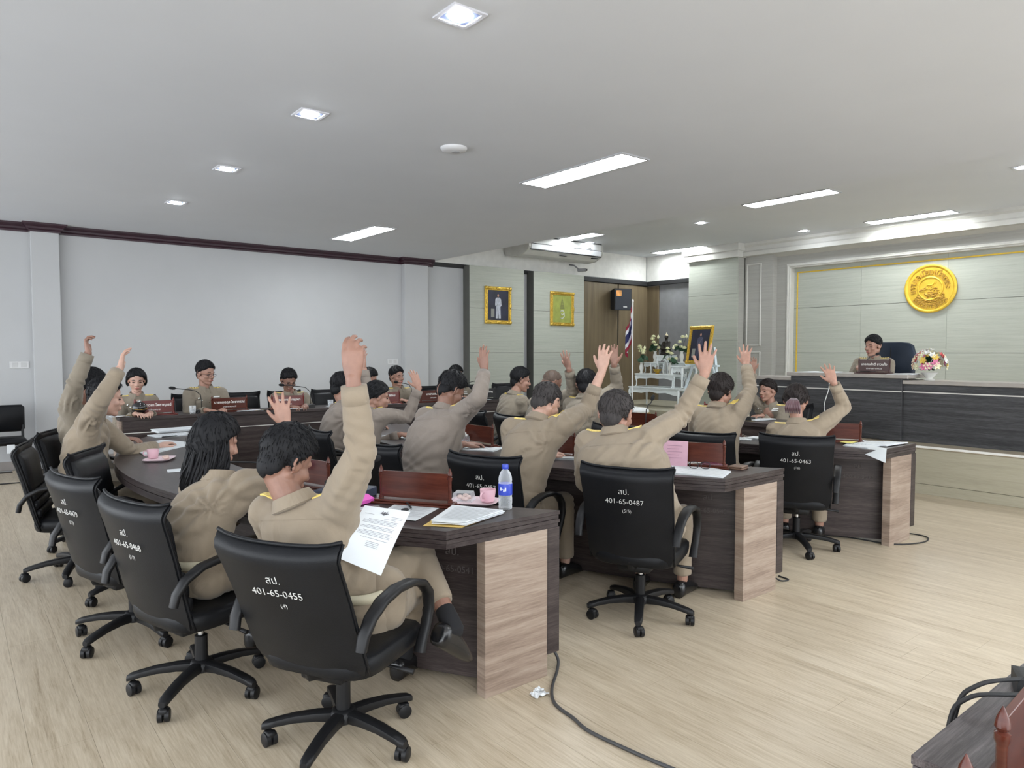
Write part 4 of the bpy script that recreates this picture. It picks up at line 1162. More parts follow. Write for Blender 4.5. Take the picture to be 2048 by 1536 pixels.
POSES = {
 'm0455': dict(yaw=30, hyaw=12, hp=28, hr=0, pel=(1.240,2.500,0.500), neck=(0.998,2.563,0.912), head=(1.000,2.633,1.052), shL=(0.948,2.701,0.853), elL=(1.062,2.825,0.629), wrL=(1.248,2.781,0.790), tipL=(1.412,2.818,0.790), shR=(1.111,2.430,0.887), elR=(1.137,2.288,1.115), wrR=(1.100,2.269,1.376), tipR=(1.093,2.263,1.580), kneeL=(1.587,2.655,0.599), kneeR=(1.576,2.699,0.414), ankL=(1.559,2.352,0.372), ankR=(1.590,2.789,0.100), footL=(0.761,0.305,-0.572), footR=(0.870,0.500,0.000)),
 'w0468': dict(yaw=22, hyaw=5, hp=22, hr=0, pel=(0.820,3.250,0.520), neck=(0.922,3.218,0.920), head=(0.927,3.286,1.078), shL=(0.849,3.362,0.852), elL=(0.979,3.469,0.629), wrL=(1.157,3.400,0.790), tipL=(1.324,3.414,0.790), shR=(0.986,3.098,0.891), elR=(1.242,3.183,0.889), wrR=(1.218,3.218,1.132), tipR=(1.184,3.239,1.327)),
 'm240': dict(yaw=-25, hyaw=0, hp=10, hr=0, pel=(0.680,5.430,0.520), neck=(0.749,5.430,1.024), head=(0.822,5.406,1.166), shL=(0.807,5.575,0.955), elL=(1.003,5.609,0.757), wrL=(1.201,5.761,0.767), tipL=(1.340,5.854,0.796), shR=(0.700,5.285,0.994), elR=(0.739,5.059,1.171), wrR=(0.868,5.158,1.361), tipR=(0.911,5.226,1.516)),
 'm130': dict(yaw=-28, hyaw=-5, hp=15, hr=0, pel=(0.850,6.200,0.520), neck=(0.756,6.331,1.057), head=(0.862,6.281,1.209), shL=(0.845,6.461,0.990), elL=(0.958,6.464,0.734), wrL=(1.072,6.249,0.790), tipL=(1.190,6.130,0.790), shR=(0.706,6.178,1.028), elR=(0.719,5.994,1.238), wrR=(0.805,5.983,1.463), tipR=(0.790,6.037,1.602)),
 'm690': dict(yaw=-5, hyaw=10, hp=15, hr=0, pel=(2.650,5.930,0.520), neck=(2.786,5.914,1.003), head=(2.778,5.954,1.151), shL=(2.781,6.080,0.936), elL=(2.903,6.126,0.688), wrL=(3.073,5.974,0.790), tipL=(3.228,5.911,0.790), shR=(2.784,5.758,0.975), elR=(3.008,5.912,1.076), wrR=(3.007,5.974,1.318), tipR=(2.996,5.978,1.535)),
 'w770': dict(yaw=-5, hyaw=-12, hp=12, hr=0, pel=(2.520,5.110,0.520), neck=(2.631,5.113,1.000), head=(2.681,5.105,1.115), shL=(2.628,5.257,0.932), elL=(2.751,5.302,0.685), wrL=(2.920,5.151,0.790), tipL=(3.075,5.088,0.790), shR=(2.633,4.977,0.971), elR=(2.900,5.003,0.941), wrR=(2.986,4.965,1.183), tipR=(2.939,4.993,1.333)),
 'm890': dict(yaw=8, hyaw=0, hp=35, hr=0, pel=(2.490,4.180,0.520), neck=(2.713,4.163,1.072), head=(2.766,4.166,1.203), shL=(2.662,4.338,1.007), elL=(2.748,4.406,0.750), wrL=(2.970,4.300,0.790), tipL=(3.136,4.273,0.790), shR=(2.744,4.003,1.044), elR=(2.703,3.744,1.168), wrR=(2.836,3.864,1.342), tipR=(2.827,3.868,1.517)),
 'm1090': dict(yaw=20, hyaw=8, hp=35, hr=0, pel=(2.670,3.350,0.520), neck=(2.889,3.360,1.045), head=(2.952,3.366,1.151), shL=(2.802,3.523,0.980), elL=(2.877,3.611,0.725), wrL=(3.111,3.551,0.790), tipL=(3.279,3.558,0.790), shR=(2.952,3.211,1.017), elR=(3.212,3.272,1.103), wrR=(3.287,3.204,1.348), tipR=(3.300,3.187,1.525)),
 'm0487': dict(yaw=25, hyaw=14, hp=15, hr=0, pel=(2.980,2.600,0.520), neck=(2.919,2.742,1.022), head=(2.948,2.762,1.117), shL=(2.849,2.890,0.955), elL=(2.924,2.988,0.703), wrL=(3.154,2.945,0.790), tipL=(3.321,2.967,0.790), shR=(3.014,2.583,0.993), elR=(3.282,2.570,1.104), wrR=(3.365,2.470,1.351), tipR=(3.372,2.451,1.572)),
 'm1035': dict(yaw=-8, hyaw=-25, hp=12, hr=0, pel=(4.550,5.830,0.520), neck=(4.692,5.848,1.021), head=(4.755,5.833,1.173), shL=(4.696,6.009,0.954), elL=(4.813,6.049,0.702), wrL=(4.982,5.888,0.790), tipL=(5.134,5.816,0.790), shR=(4.650,5.682,0.954), elR=(4.751,5.611,0.702), wrR=(4.958,5.720,0.790), tipR=(5.124,5.747,0.790)),
 'm1105': dict(yaw=0, hyaw=-15, hp=30, hr=0, pel=(4.440,5.220,0.520), neck=(4.600,5.224,1.019), head=(4.652,5.216,1.165), shL=(4.579,5.388,0.953), elL=(4.689,5.444,0.701), wrL=(4.879,5.308,0.790), tipL=(5.039,5.258,0.790), shR=(4.611,5.068,0.991), elR=(4.555,4.807,1.103), wrR=(4.439,4.745,1.315), tipR=(4.401,4.779,1.488)),
 'm1175': dict(yaw=5, hyaw=25, hp=12, hr=0, pel=(4.400,4.600,0.520), neck=(4.531,4.629,1.052), head=(4.559,4.639,1.174), shL=(4.500,4.790,0.984), elL=(4.594,4.855,0.729), wrL=(4.806,4.736,0.790), tipL=(4.969,4.700,0.790), shR=(4.557,4.475,1.023), elR=(4.815,4.501,1.153), wrR=(4.698,4.430,1.362), tipR=(4.686,4.439,1.560)),
 'm1440': dict(yaw=15, hyaw=5, hp=15, hr=0, pel=(4.630,3.280,0.520), neck=(4.738,3.351,1.038), head=(4.774,3.355,1.154), shL=(4.681,3.501,0.970), elL=(4.767,3.583,0.716), wrL=(4.992,3.502,0.790), tipL=(5.159,3.495,0.790), shR=(4.792,3.203,1.009), elR=(5.034,3.260,1.158), wrR=(5.125,3.360,1.368), tipR=(5.158,3.394,1.536)),
 'w0463': dict(yaw=25, hyaw=22, hp=10, hr=0, pel=(4.930,2.780,0.520), neck=(5.012,2.841,0.938), head=(5.030,2.862,1.106), shL=(4.933,2.972,0.870), elL=(5.047,3.082,0.639), wrL=(5.239,3.026,0.790), tipL=(5.405,3.048,0.790), shR=(5.086,2.714,0.909), elR=(5.304,2.626,1.051), wrR=(5.176,2.649,1.246), tipR=(5.194,2.719,1.395)),
 'clerk': dict(yaw=182, hyaw=168, hp=8, hr=0, pel=(7.200,4.350,0.520), neck=(7.106,4.344,0.896), head=(7.057,4.354,1.052), shL=(7.128,4.200,0.828), elL=(6.954,4.146,0.616), wrL=(6.825,4.270,0.790), tipL=(6.664,4.314,0.790), shR=(7.089,4.479,0.867), elR=(6.866,4.453,1.000), wrR=(6.892,4.425,1.263), tipR=(6.891,4.427,1.449)),
 'w275': dict(yaw=-90, hyaw=-98, hp=18, hr=0, pel=(1.560,8.330,0.520), neck=(1.535,8.225,1.022), head=(1.533,8.197,1.180), shL=(1.688,8.240,0.954), elL=(1.742,8.102,0.715), wrL=(1.608,7.940,0.850), tipL=(1.558,7.780,0.850), shR=(1.388,8.240,0.954), elR=(1.335,8.102,0.715), wrR=(1.468,7.940,0.850), tipR=(1.518,7.780,0.850)),
 'm410': dict(yaw=-88, hyaw=-60, hp=12, hr=0, pel=(2.252,8.330,0.520), neck=(2.228,8.253,1.078), head=(2.221,8.216,1.239), shL=(2.396,8.268,1.008), elL=(2.456,8.158,0.758), wrL=(2.327,7.965,0.850), tipL=(2.282,7.804,0.850), shR=(2.066,8.257,1.008), elR=(2.014,8.143,0.758), wrR=(2.157,7.960,0.850), tipR=(2.212,7.801,0.850)),
 'm578': dict(yaw=-95, hyaw=-88, hp=32, hr=0, pel=(3.209,8.330,0.520), neck=(3.176,8.230,0.990), head=(3.147,8.198,1.140), shL=(3.345,8.230,0.921), elL=(3.382,8.071,0.694), wrL=(3.239,7.938,0.850), tipL=(3.175,7.783,0.850), shR=(3.016,8.259,0.921), elR=(2.952,8.109,0.694), wrR=(3.070,7.953,0.850), tipR=(3.106,7.790,0.850)),
 'm740': dict(yaw=-80, hyaw=-45, hp=25, hr=0, pel=(4.294,8.330,0.520), neck=(4.253,8.261,0.969), head=(4.215,8.237,1.132), shL=(4.422,8.300,0.900), elL=(4.500,8.143,0.682), wrL=(4.395,7.991,0.850), tipL=(4.374,7.824,0.850), shR=(4.097,8.243,0.900), elR=(4.078,8.069,0.682), wrR=(4.228,7.961,0.850), tipR=(4.305,7.812,0.850)),
 'm795': dict(yaw=-95, hyaw=-75, hp=5, hr=0, pel=(4.683,8.330,0.520), neck=(4.671,8.303,0.993), head=(4.645,8.294,1.147), shL=(4.837,8.292,0.923), elL=(4.875,8.134,0.695), wrL=(4.731,8.001,0.850), tipL=(4.667,7.845,0.850), shR=(4.508,8.321,0.923), elR=(4.444,8.172,0.695), wrR=(4.562,8.015,0.850), tipR=(4.598,7.852,0.850)),
 'm912': dict(yaw=-90, hyaw=-80, hp=15, hr=0, pel=(5.617,8.330,0.520), neck=(5.610,8.298,0.971), head=(5.587,8.288,1.148), shL=(5.776,8.303,0.901), elL=(5.825,8.135,0.682), wrL=(5.696,8.003,0.850), tipL=(5.646,7.843,0.850), shR=(5.446,8.303,0.901), elR=(5.396,8.135,0.682), wrR=(5.526,8.003,0.850), tipR=(5.576,7.843,0.850)),
 'chairman': dict(yaw=190, hyaw=165, hp=8, hr=0, pel=(9.000,4.120,0.900), neck=(8.958,4.079,1.396), head=(8.922,4.078,1.544), shL=(8.993,3.923,1.327), elL=(8.828,3.844,1.115), wrL=(8.683,3.949,1.290), tipL=(8.517,3.971,1.290), shR=(8.936,4.248,1.327), elR=(8.753,4.265,1.115), wrR=(8.654,4.117,1.290), tipR=(8.505,4.040,1.290)),
}
# ---------------------------------------------------------------- people: who sits where
PEOPLE = [
 ('m0455', 'man leaning back in the nearest chair, right arm raised, paper on his lap', dict(palm=(.75, .55, .05), spread=1.5, curl=(16, 34, 24), thumb=-1.0, vox=.0045, svox=.008, bend=.06, yoke=True, belt=True, socks=True, low=True, tcloth='khaki', hem={-1: .80, 1: .72}, skin='brown', lift=1.25, left_seen=True, seed=1.3)),
 ('w0468', 'woman with long black hair, her spread hand raised behind the nearest man', dict(fem=True, hair='long', palm=(.5, .8, .1), spread=16, curl=(4, 6, 4), sleeve=.55, belt=True, epaulettes=False, vox=.0048, svox=.009, skin='tan', seed=2.1)),
 ('m240', 'person in khaki with pale raised hand, other hand flat on papers', dict(palm=(.95, -.1, .0), spread=12, curl=(14, 20, 12), skin='fair', cloth='khaki', face=True, seed=3.2)),
 ('m130', 'person at the far left with raised bent wrist, dark hair behind sleeves', dict(palm=(.9, -.3, -.2), spread=6, curl=(30, 45, 25), skin='brown', cloth='olive', sleeve=.95, seed=4.4)),
 ('m690', 'person mostly hidden behind the nearest raised sleeve, middle row', dict(skin='tan', cloth='mauve', spread=6, seed=5.5)),
 ('w770', 'woman in profile with yellow shoulder board, raised palm turned sideways', dict(fem=True, hair='tied', bun=True, bunz=-.05, palm=(-.1, 1, .25), spread=5, curl=(4, 6, 4), skin='tan', cloth='mauve', face=True, stripes=True, seed=6.1)),
 ('m890', 'stout man in faded mauve khaki, head bowed, arm raised, middle row', dict(girth=1.22, yoke=True, skin='brown', cloth='mauve', spread=5, curl=(6, 8, 6), tcloth='mauve', seed=7.7, svox=.009)),
 ('m1090', 'man with thinning greyish hair and bare raised forearm, middle row', dict(skin='fair', hcol='grey', hair='short', lift=.5, sleeve=.60, yoke=True, spread=9, curl=(8, 10, 8), seed=8.3, svox=.009, wide=1.04)),
 ('m0487', 'stout grey haired man raising his right hand, chair 401-65-0487', dict(girth=1.42, yoke=True, hcol='grey', lift=.9, skin='tan', spread=13, curl=(4, 6, 4), seed=9.1, svox=.009, vox=.0048, wide=1.08)),
 ('m1035', 'man in olive khaki in profile without raised hand, far row', dict(raised=False, skin='tan', cloth='olive', face=True, seed=10.2)),
 ('m1105', 'bald man looking down with spread raised hand, far row', dict(hair='high', hcol='stubble', lift=.25, skin='brown', cloth='olive', spread=18, curl=(4, 6, 4), face=True, seed=11.3)),
 ('m1175', 'man with black hair, palm raised before the teak wall, far row', dict(skin='brown', cloth='olive', spread=7, palm=(-.6, -.8, 0), curl=(4, 4, 4), seed=12.4)),
 ('m1440', 'man with thick dark hair, right hand raised before the dais column', dict(skin='tan', hcol='brown', lift=1.4, spread=15, curl=(5, 6, 5), seed=13.5)),
 ('w0463', 'woman with plum hair clip, bent arm raised, chair 401-65-0463', dict(fem=True, hair='tied', bun=True, clip=True, hcol='brown', skin='tan', spread=15, curl=(4, 5, 4), palm=(.8, .6, .1), seed=14.6)),
 ('clerk', 'woman in profile at the clerk desk, one hand raised', dict(fem=True, hair='tied', bun=False, hcol='brown', skin='tan', face=True, front=True, spread=10, palm=(-1, 0, 0), cloth='olive', seed=15.2)),
 ('w275', 'woman with bobbed black hair and yellow shoulder boards at the bench', dict(fem=True, hair='bob', raised=False, skin='fair', face=True, front=True, cloth='olive', seed=16.1)),
 ('m410', 'man in thin spectacles looking right at the bench', dict(raised=False, skin='tan', face=True, front=True, glasses=True, stripes=True, cloth='olive', seed=17.2)),
 ('m578', 'man looking down at the bench behind a microphone and red nameplate', dict(raised=False, skin='brown', face=True, front=True, glasses=True, cloth='olive', seed=18.3)),
 ('m740', 'half hidden person with black hair at the bench, behind the near sleeve', dict(raised=False, skin='tan', face=True, glasses=True, cloth='olive', seed=19.4)),
 ('m795', 'man speaking into a microphone at the bench', dict(raised=False, skin='tan', face=True, front=True, medals=False, cloth='olive', seed=20.5)),
 ('m912', 'man at the right end of the bench beside the portrait pier', dict(raised=False, skin='tan', face=True, front=True, cloth='olive', seed=21.6)),
 ('chairman', 'man with yellow shoulder boards seated behind the dais counter', dict(raised=False, face=True, front=True, stripes=True, cloth='olive', floor=.5, low=False, skin='tan', girth=1.12, seed=22.7)),
]
for pid, label, st in PEOPLE:
    st['group'] = 'council members in khaki uniform'
    build_person(pid, POSES[pid], label, st)

# ---------------------------------------------------------------- nameplates
M_RED = wood('red_nameplate', [(.3, (.10, .014, .012)), (.7, (.16, .028, .020))], 10, .25, (.2, 1, 1), coat=.3)
M_LETTER = plain('letter_white', (.80, .78, .74), .5)
def nameplate(x, y, z, yaw, label, group, text=None, sub=None, w=.36, h=.125, mat=None):
    """board between two turned posts on a stepped base; yaw turns the written face"""
    mat = mat or M_MAHOG
    t = thing('nameplate', label, 'nameplate', (x, y, z), yaw, group)
    m = MB(); m.box(-w/2 - .035, -.05, 0, w/2 + .035, .05, .010, .003); m.box(-w/2 - .022, -.036, .010, w/2 + .022, .036, .020, .003); m.build('base', mat, t)
    for s in (-1, 1):
        m = MB(); m.lathe([(.012, .02), (.012, .032), (.008, .036), (.0085, .12), (.0115, .128), (.0115, .138), (.007, .141), (.0115, .148), (.009, .162), (.004, .173), (.001, .180)], 12, c=(s * w/2, 0, 0)); m.build('post', mat, t, angle=40)
    m = MB(); m.box(-w/2 + .006, -.006, .028, w/2 - .006, .006, .028 + h, .001); m.build('board', mat, t)
    Mx = lambda zz: Matrix.Translation((0, -.0068, zz)) @ Matrix.Rotation(R(90), 4, 'X')
    if text: text_obj('lettering', text, .036, M_LETTER, t, Mx(.028 + h * .62), .0006, bold=.0006)
    if sub: text_obj('lettering', sub, .023, M_LETTER, t, Mx(.028 + h * .24), .0006)
    return t
GN = 'mahogany nameplates seen from behind'
def np_row(x0, y0, x1, y1, label):
    dx, dy = x1 - x0, y1 - y0; w = .36
    nameplate((x0 + x1) / 2, (y0 + y1) / 2, .75, math.atan2(dy, dx) + PI, label, GN, w=w)
def yw(k, y): return arc_yaw(y) + R(90)
nameplate(1.715, 2.893, .75, math.atan2(2.735 - 3.051, 1.816 - 1.614) + PI, 'blank back of a mahogany nameplate before the nearest man', GN)
for k, y, dx, lab in ((0, 3.62, .53, 'mahogany nameplate half hidden behind the nearest head'),
                      (1, 4.45, .51, 'mahogany nameplate beside two small glass jars, middle desk'), (1, 3.66, .45, 'mahogany nameplate between the thinning haired and grey haired men'),
                      (1, 2.76, .48, 'mahogany nameplate right of the pink card'),
                      (2, 4.42, .44, 'mahogany nameplate before the empty chair of the far row'), (2, 3.65, .46, 'mahogany nameplate in front of the man with dark hair'), (2, 2.82, .50, 'mahogany nameplate right of the woman with the hair clip')):
    nameplate(arc(y, ROW[k]) + dx, y, .75, arc_yaw(y) + R(90), lab, GN)
GB = 'lettered nameplates on the bench'
bench_plates = [(.34, 'นางกฤตยา โพธาญาณ์', 'ปลัดเทศบาล', 'glossy maroon nameplate in front of the woman with bobbed hair', M_RED), (1.08, 'นายกฤตกุล โพธากรณ์', 'นายกเทศมนตรี', 'brown lettered nameplate in front of the man in spectacles', M_MAHOG),
                (1.72, 'นายสมชาย กาญจนา', 'รองนายก', 'dark red lettered nameplate in front of the man looking down', M_RED), (2.95, 'นายณรงค์ พิทักษ์', 'ที่ปรึกษา', 'red lettered nameplate in front of the man at the microphone', M_RED),
                (3.62, 'นางสาววรรณา', 'เลขานุการ', 'brown nameplate partly behind the stout man in mauve khaki', M_MAHOG), (4.42, 'นายบุญส่ง มาเจริญ', 'ผู้อำนวยการ', 'dark nameplate at the right end of the bench', M_BLACK)]
for x, tx, sb, lab, mt in bench_plates:
    p = BP(x, .10); nameplate(p.x, p.y, .82, R(-2.4), lab, GB, tx, sb, mat=mt)
nameplate(8.20, 3.73, 1.225, R(-90), 'dark nameplate with white letters before the man on the dais', 'dais nameplate', 'นายสมศักดิ์ ขาวแก้ว', 'ประธานสภาเทศบาล', w=.34, mat=plain('chocolate_lacquer', (.055, .020, .018), .3))
nameplate(6.56, 4.62, .75, R(-84), 'red nameplate with white letters on the clerk desk', 'clerk nameplate', 'นางวาสนา', 'เลขานุการสภา', mat=M_RED)
nameplate(1.097 - .02, .349 - .18, .75, R(96), 'mahogany nameplate whose single post shows at the bottom right', 'near desk nameplate')
nameplate(1.427, .372, .75, R(183), 'reddish nameplate cut by the right edge of the view', 'near desk nameplate', w=.36, h=.135)

# ---------------------------------------------------------------- microphones
def microphone(x, y, z, yaw, reach, label, hs=1.0):
    t = thing('microphone', label, 'microphone', (x, y, z), yaw, 'gooseneck microphones')
    m = MB(); m.loft([[(-.05, -.065, 0), (.06, -.065, 0), (.06, .065, 0), (-.05, .065, 0)], [(-.05, -.065, .028), (.06, -.06, .040), (.06, .06, .040), (-.05, .065, .028)], [(-.04, -.055, .032), (.05, -.05, .044), (.05, .05, .044), (-.04, .055, .032)]]); m.build('base', M_BLACK, t)
    pts = [(.03, 0, .04)] + [(px_, 0, .04 + pz_ * hs) for px_, pz_ in ((.03, .08), (.02, .15), (-.03, .195), (-.10, .21), (-reach, .23))]
    m = MB(); m.tube(pts, .0045, 8); m.build('gooseneck', M_BLACK, t, smooth=True)
    m = MB(); d = V((-reach + .10, 0, .02)).normalized(); e = V(pts[-1]); m.tube([e, e + d * .01, e + d * .03, e + d * .055, e + d * .068], [.007, .014, .018, .016, .006], 10); m.build('windscreen', plain('foam_black', (.008, .008, .009), .95, bmp=.4, bscale=300), t, smooth=True)
    m = MB(); m.ell((.045, .03, .042), (.008, .008, .004), 8, 6); m.build('button', plain('button_grey', (.3, .3, .32), .4), t)
    return t
for x, yaw, rc, lab in ((.78, 10, .24, 'gooseneck microphone bent towards the woman with bobbed hair'), (1.98, 0, .28, 'gooseneck microphone arching before the man looking down'), (3.32, 20, .24, 'gooseneck microphone at the mouth of the speaking man'), (4.16, 160, .22, 'gooseneck microphone near the right end of the bench')):
    p = BP(x, .16); microphone(p.x, p.y, .82, R(yaw), rc, lab)
microphone(1.52, 3.27, .75, R(120), .16, 'gooseneck microphone on dark box beside the nearest nameplate', .45)
microphone(1.38, 3.98, .75, R(-30), .26, 'gooseneck microphone left of the nearest nameplate, near desk', .3)
microphone(5.0, 4.30, .75, R(200), .12, 'black microphone standing before the gilt stool, far desk')
microphone(8.42, 3.90, 1.225, R(176), .17, 'microphone in front of the chairman on the dais', .75)
microphone(1.80, .44, .75, R(200), .2, 'black microphone base on the near desk at the right edge')
microphone(6.60, 4.30, .75, R(190), .16, 'microphone on the clerk desk')

# ---------------------------------------------------------------- paper
rq = random.Random(21)
def sheet_pts(cor, z, lift=0.0, n=5):
    a, b, c, d = [V((p[0], p[1], z)) for p in cor]
    return a, b, c, d
def sheet(name, cor, z, label, group, lines=0, stack=1, mat=None, curl=.004, emblem=False, cover=None):
    """sheet(s) of paper: corners in order, on a surface at height z"""
    cx = sum(p[0] for p in cor) / 4; cy = sum(p[1] for p in cor) / 4
    t = thing(name, label, 'paper', (cx, cy, z), 0, group)
    a, b, c, d = [V((p[0] - cx, p[1] - cy, 0)) for p in cor]
    for s_ in range(stack):
        h = .0012 + s_ * .0045; jx, jy = (rq.uniform(-.008, .008), rq.uniform(-.008, .008)) if s_ else (0, 0)
        m = MB(); n = 6; top = []; 
        for i in range(n + 1):
            for j in range(n + 1):
                u, v = i / n, j / n
                p = (a * (1 - u) + b * u) * (1 - v) + (d * (1 - u) + c * u) * v
                zz = h + curl * (math.sin(u * 3 + s_) * .5 + .5) * (v * v * .6 + .2)
                top.append(V((p.x + jx, p.y + jy, zz)))
        w = n + 1; fs = [(i*w+j, (i+1)*w+j, (i+1)*w+j+1, i*w+j+1) for i in range(n) for j in range(n)]
        th = .0038 if stack > 1 else .0008
        K = len(top); bot = [p - V((0, 0, th)) for p in top]
        ring = [i*w for i in range(w)] + [n*w+j for j in range(1, w)] + [i*w+n for i in range(n-1, -1, -1)] + [j for j in range(n-1, 0, -1)]
        fs2 = fs + [tuple(K + q for q in reversed(f)) for f in fs] + [(r1, r2, r2 + K, r1 + K) for r1, r2 in zip(ring, ring[1:] + ring[:1])]
        m.add(top + bot, fs2); m.build('sheet', mat or M_PAPER, t, fix=True)
    if lines:
        m = MB(); zt = .0012 + (stack - 1) * .0045 + curl
        ex = b - a; ey = d - a
        for q in range(lines):
            v = .16 + .74 * q / lines; u1 = .9 - rq.random() * (.5 if q % 4 == 3 else .05)
            p0 = a + ex * .12 + ey * v; p1 = a + ex * u1 + ey * v; pw = ey.normalized() * .0022
            m.add([(p.x, p.y, zt + .0012) for p in (p0, p1, p1 + pw, p0 + pw)], [(0, 1, 2, 3)])
        m.build('print', M_INK, t)
    return t
GP = 'papers on the desks'
def rot_rect(cx, cy, ang, w=.21, h=.297):
    c, s = math.cos(R(ang)), math.sin(R(ang))
    return [(cx + c * x - s * y, cy + s * x + c * y) for x, y in ((-w/2, h/2), (w/2, h/2), (w/2, -h/2), (-w/2, -h/2))]
sheet('paper_sheet', [(1.647, 2.955), (1.782, 2.764), (1.540, 2.594), (1.430, 2.77)], .7502, 'printed sheet lying in front of the nearest mahogany nameplate', GP, 14)
sheet('paper_sheet', [(1.37, 2.96), (1.50, 2.99), (1.53, 2.86), (1.37, 2.84)], .7502, 'white sheet under the raised arm of the nearest man', GP, 5)
sheet('paper_stack', [(1.796, 2.69), (1.913, 2.466), (1.655, 2.385), (1.56, 2.50)], .756, 'thick stack of white papers on yellow folder at the desk corner', GP, 16, stack=4)
sheet('folder', [(1.815, 2.72), (1.905, 2.48), (1.63, 2.38), (1.52, 2.505)], .7502, 'yellow card folder under the stack at the desk corner', GP, mat=plain('yellow_card', (.62, .43, .12), .7), curl=.001)
for c, z, lab, ln, st_ in (([(1.05, 5.95), (1.36, 6.28), (1.52, 5.88), (1.06, 5.42)], .7502, 'spread papers under the flat hand, near desk left end', 12, 2), (rot_rect(1.50, 6.62, 95, .23, .32), .7502, 'papers beyond the flat hand towards the bench', 10, 2), (rot_rect(1.62, 6.98, 95, .22, .36), .7502, 'tall bundle of papers nearest the bench, near desk', 0, 5),
                           (rot_rect(1.10, 4.62, 80, .12, .16), .7502, 'small white slip at the left end of the near desk', 0, 1), (rot_rect(1.30, 3.40, 20), .7502, 'white sheet behind the long haired woman', 8, 1),
                           (rot_rect(3.08, 4.25, 30), .7502, 'sheet folded up beside the jars, middle desk', 8, 2), (rot_rect(3.30, 3.52, 35), .7502, 'bundle of white papers under the elbow, middle desk', 0, 4),
                           ([(3.70, 2.98), (3.66, 2.49), (3.45, 2.40), (3.33, 2.66)], .7502, 'large white sheets under the black spectacles', 6, 2), ([(3.80, 2.93), (3.86, 2.80), (3.66, 2.72), (3.60, 2.84)], .757, 'creased white sheet behind the black spectacles', 0, 1),
                           (rot_rect(3.40, 2.86, 70, .1, .2), .757, 'rolled slip of paper left of the spectacles', 0, 1),
                           (rot_rect(3.02, 5.30, 10), .7502, 'blue white papers before the woman in profile, middle desk', 4, 2),
                           ([(5.36, 2.66), (5.86, 2.78), (5.60, 2.47), (5.34, 2.47)], .7502, 'white sheets fanned out beside the woman with hair clip', 5, 2), ([(5.50, 2.64), (5.74, 2.62), (5.88, 2.40), (5.55, 2.42)], .757, 'white papers at the end of the far desk', 5, 2),
                           (rot_rect(5.12, 3.45, 20), .7502, 'papers left of the woman with hair clip, far desk', 6, 2), (rot_rect(5.24, 3.28, 10, .15, .2), .7502, 'pinkish white bundle beside the far nameplate', 0, 4), (rot_rect(4.86, 4.7, 5), .7502, 'papers in front of the man before the teak wall', 4, 2),
                           (rot_rect(4.90, 5.4, -5), .7502, 'papers in front of the bald man', 4, 1), (rot_rect(6.72, 4.25, 80), .757, 'white papers on the clerk desk', 4, 2)):
    sheet('paper_sheet', c, z, lab, GP, ln, st_)
sheet('folder', rot_rect(6.72, 4.32, 88, .25, .36), .7502, 'yellow folder under the papers of the clerk', GP, mat=plain('yellow_card', (.62, .43, .12), .7), curl=.001)
sheet('paper_note', [(5.47, 2.74), (5.62, 2.76), (5.60, 2.66), (5.46, 2.65)], .7625, 'yellow note lying on the fanned white sheets', GP, mat=plain('yellow_note', (.80, .72, .22), .7), curl=.001)
# the sheet hanging over the far desk edge
t = thing('paper_sheet', 'white sheet drooping over the edge of the far desk', 'paper', (5.40, 2.50, .752), 0, GP)
m = MB(); m.grid(lambda u, v: (-.16 * v + .22 * u * .4 - .02, -.10 + .24 * u - .06 * v, .003 - max(0, v - .35) ** 1.5 * .16 * (1 - u * .6)), 8, 8); m.build('sheet', M_PAPER, t, smooth=True)
t.location = (5.40, 2.44, .760)
GQ = 'papers on the bench and dais'
for x, d, w_, lab in ((.02, .10, .16, 'white papers at the left end of the bench'), (1.28, .08, .28, 'white sheet below the brown lettered nameplate'), (1.72, .04, .34, 'long white sheet below the red nameplate'), (2.3, .12, .2, 'white papers right of the arching microphone'), (2.95, .06, .3, 'white papers below the speaking man'), (4.3, .06, .34, 'white papers at the right end of the bench')):
    p = BP(x, d); sheet('paper_sheet', rot_rect(p.x, p.y, 0, w_, .12), .8203, lab, GQ, 0, 2, curl=.012)
for x, d, lab in ((.12, .08, 'yellow envelope beside the dark glass globe'), (1.44, .06, 'yellow envelope right of the brown nameplate')):
    p = BP(x, d); sheet('envelope', rot_rect(p.x, p.y, 8, .22, .10), .8203, lab, GQ, mat=plain('yellow_card', (.62, .43, .12), .7), curl=.02)
for y, x, w_, lab in ((4.30, 8.22, .3, 'white papers at the left of the raised dais counter'), (3.42, 8.2, .26, 'white papers right of the dais nameplate'), (4.5, 8.14, .2, 'thin white sheet at the left edge of the dais counter')):
    sheet('paper_sheet', rot_rect(x, y, 90, w_, .2), 1.2252, lab, GQ, 0, 2, curl=.01)
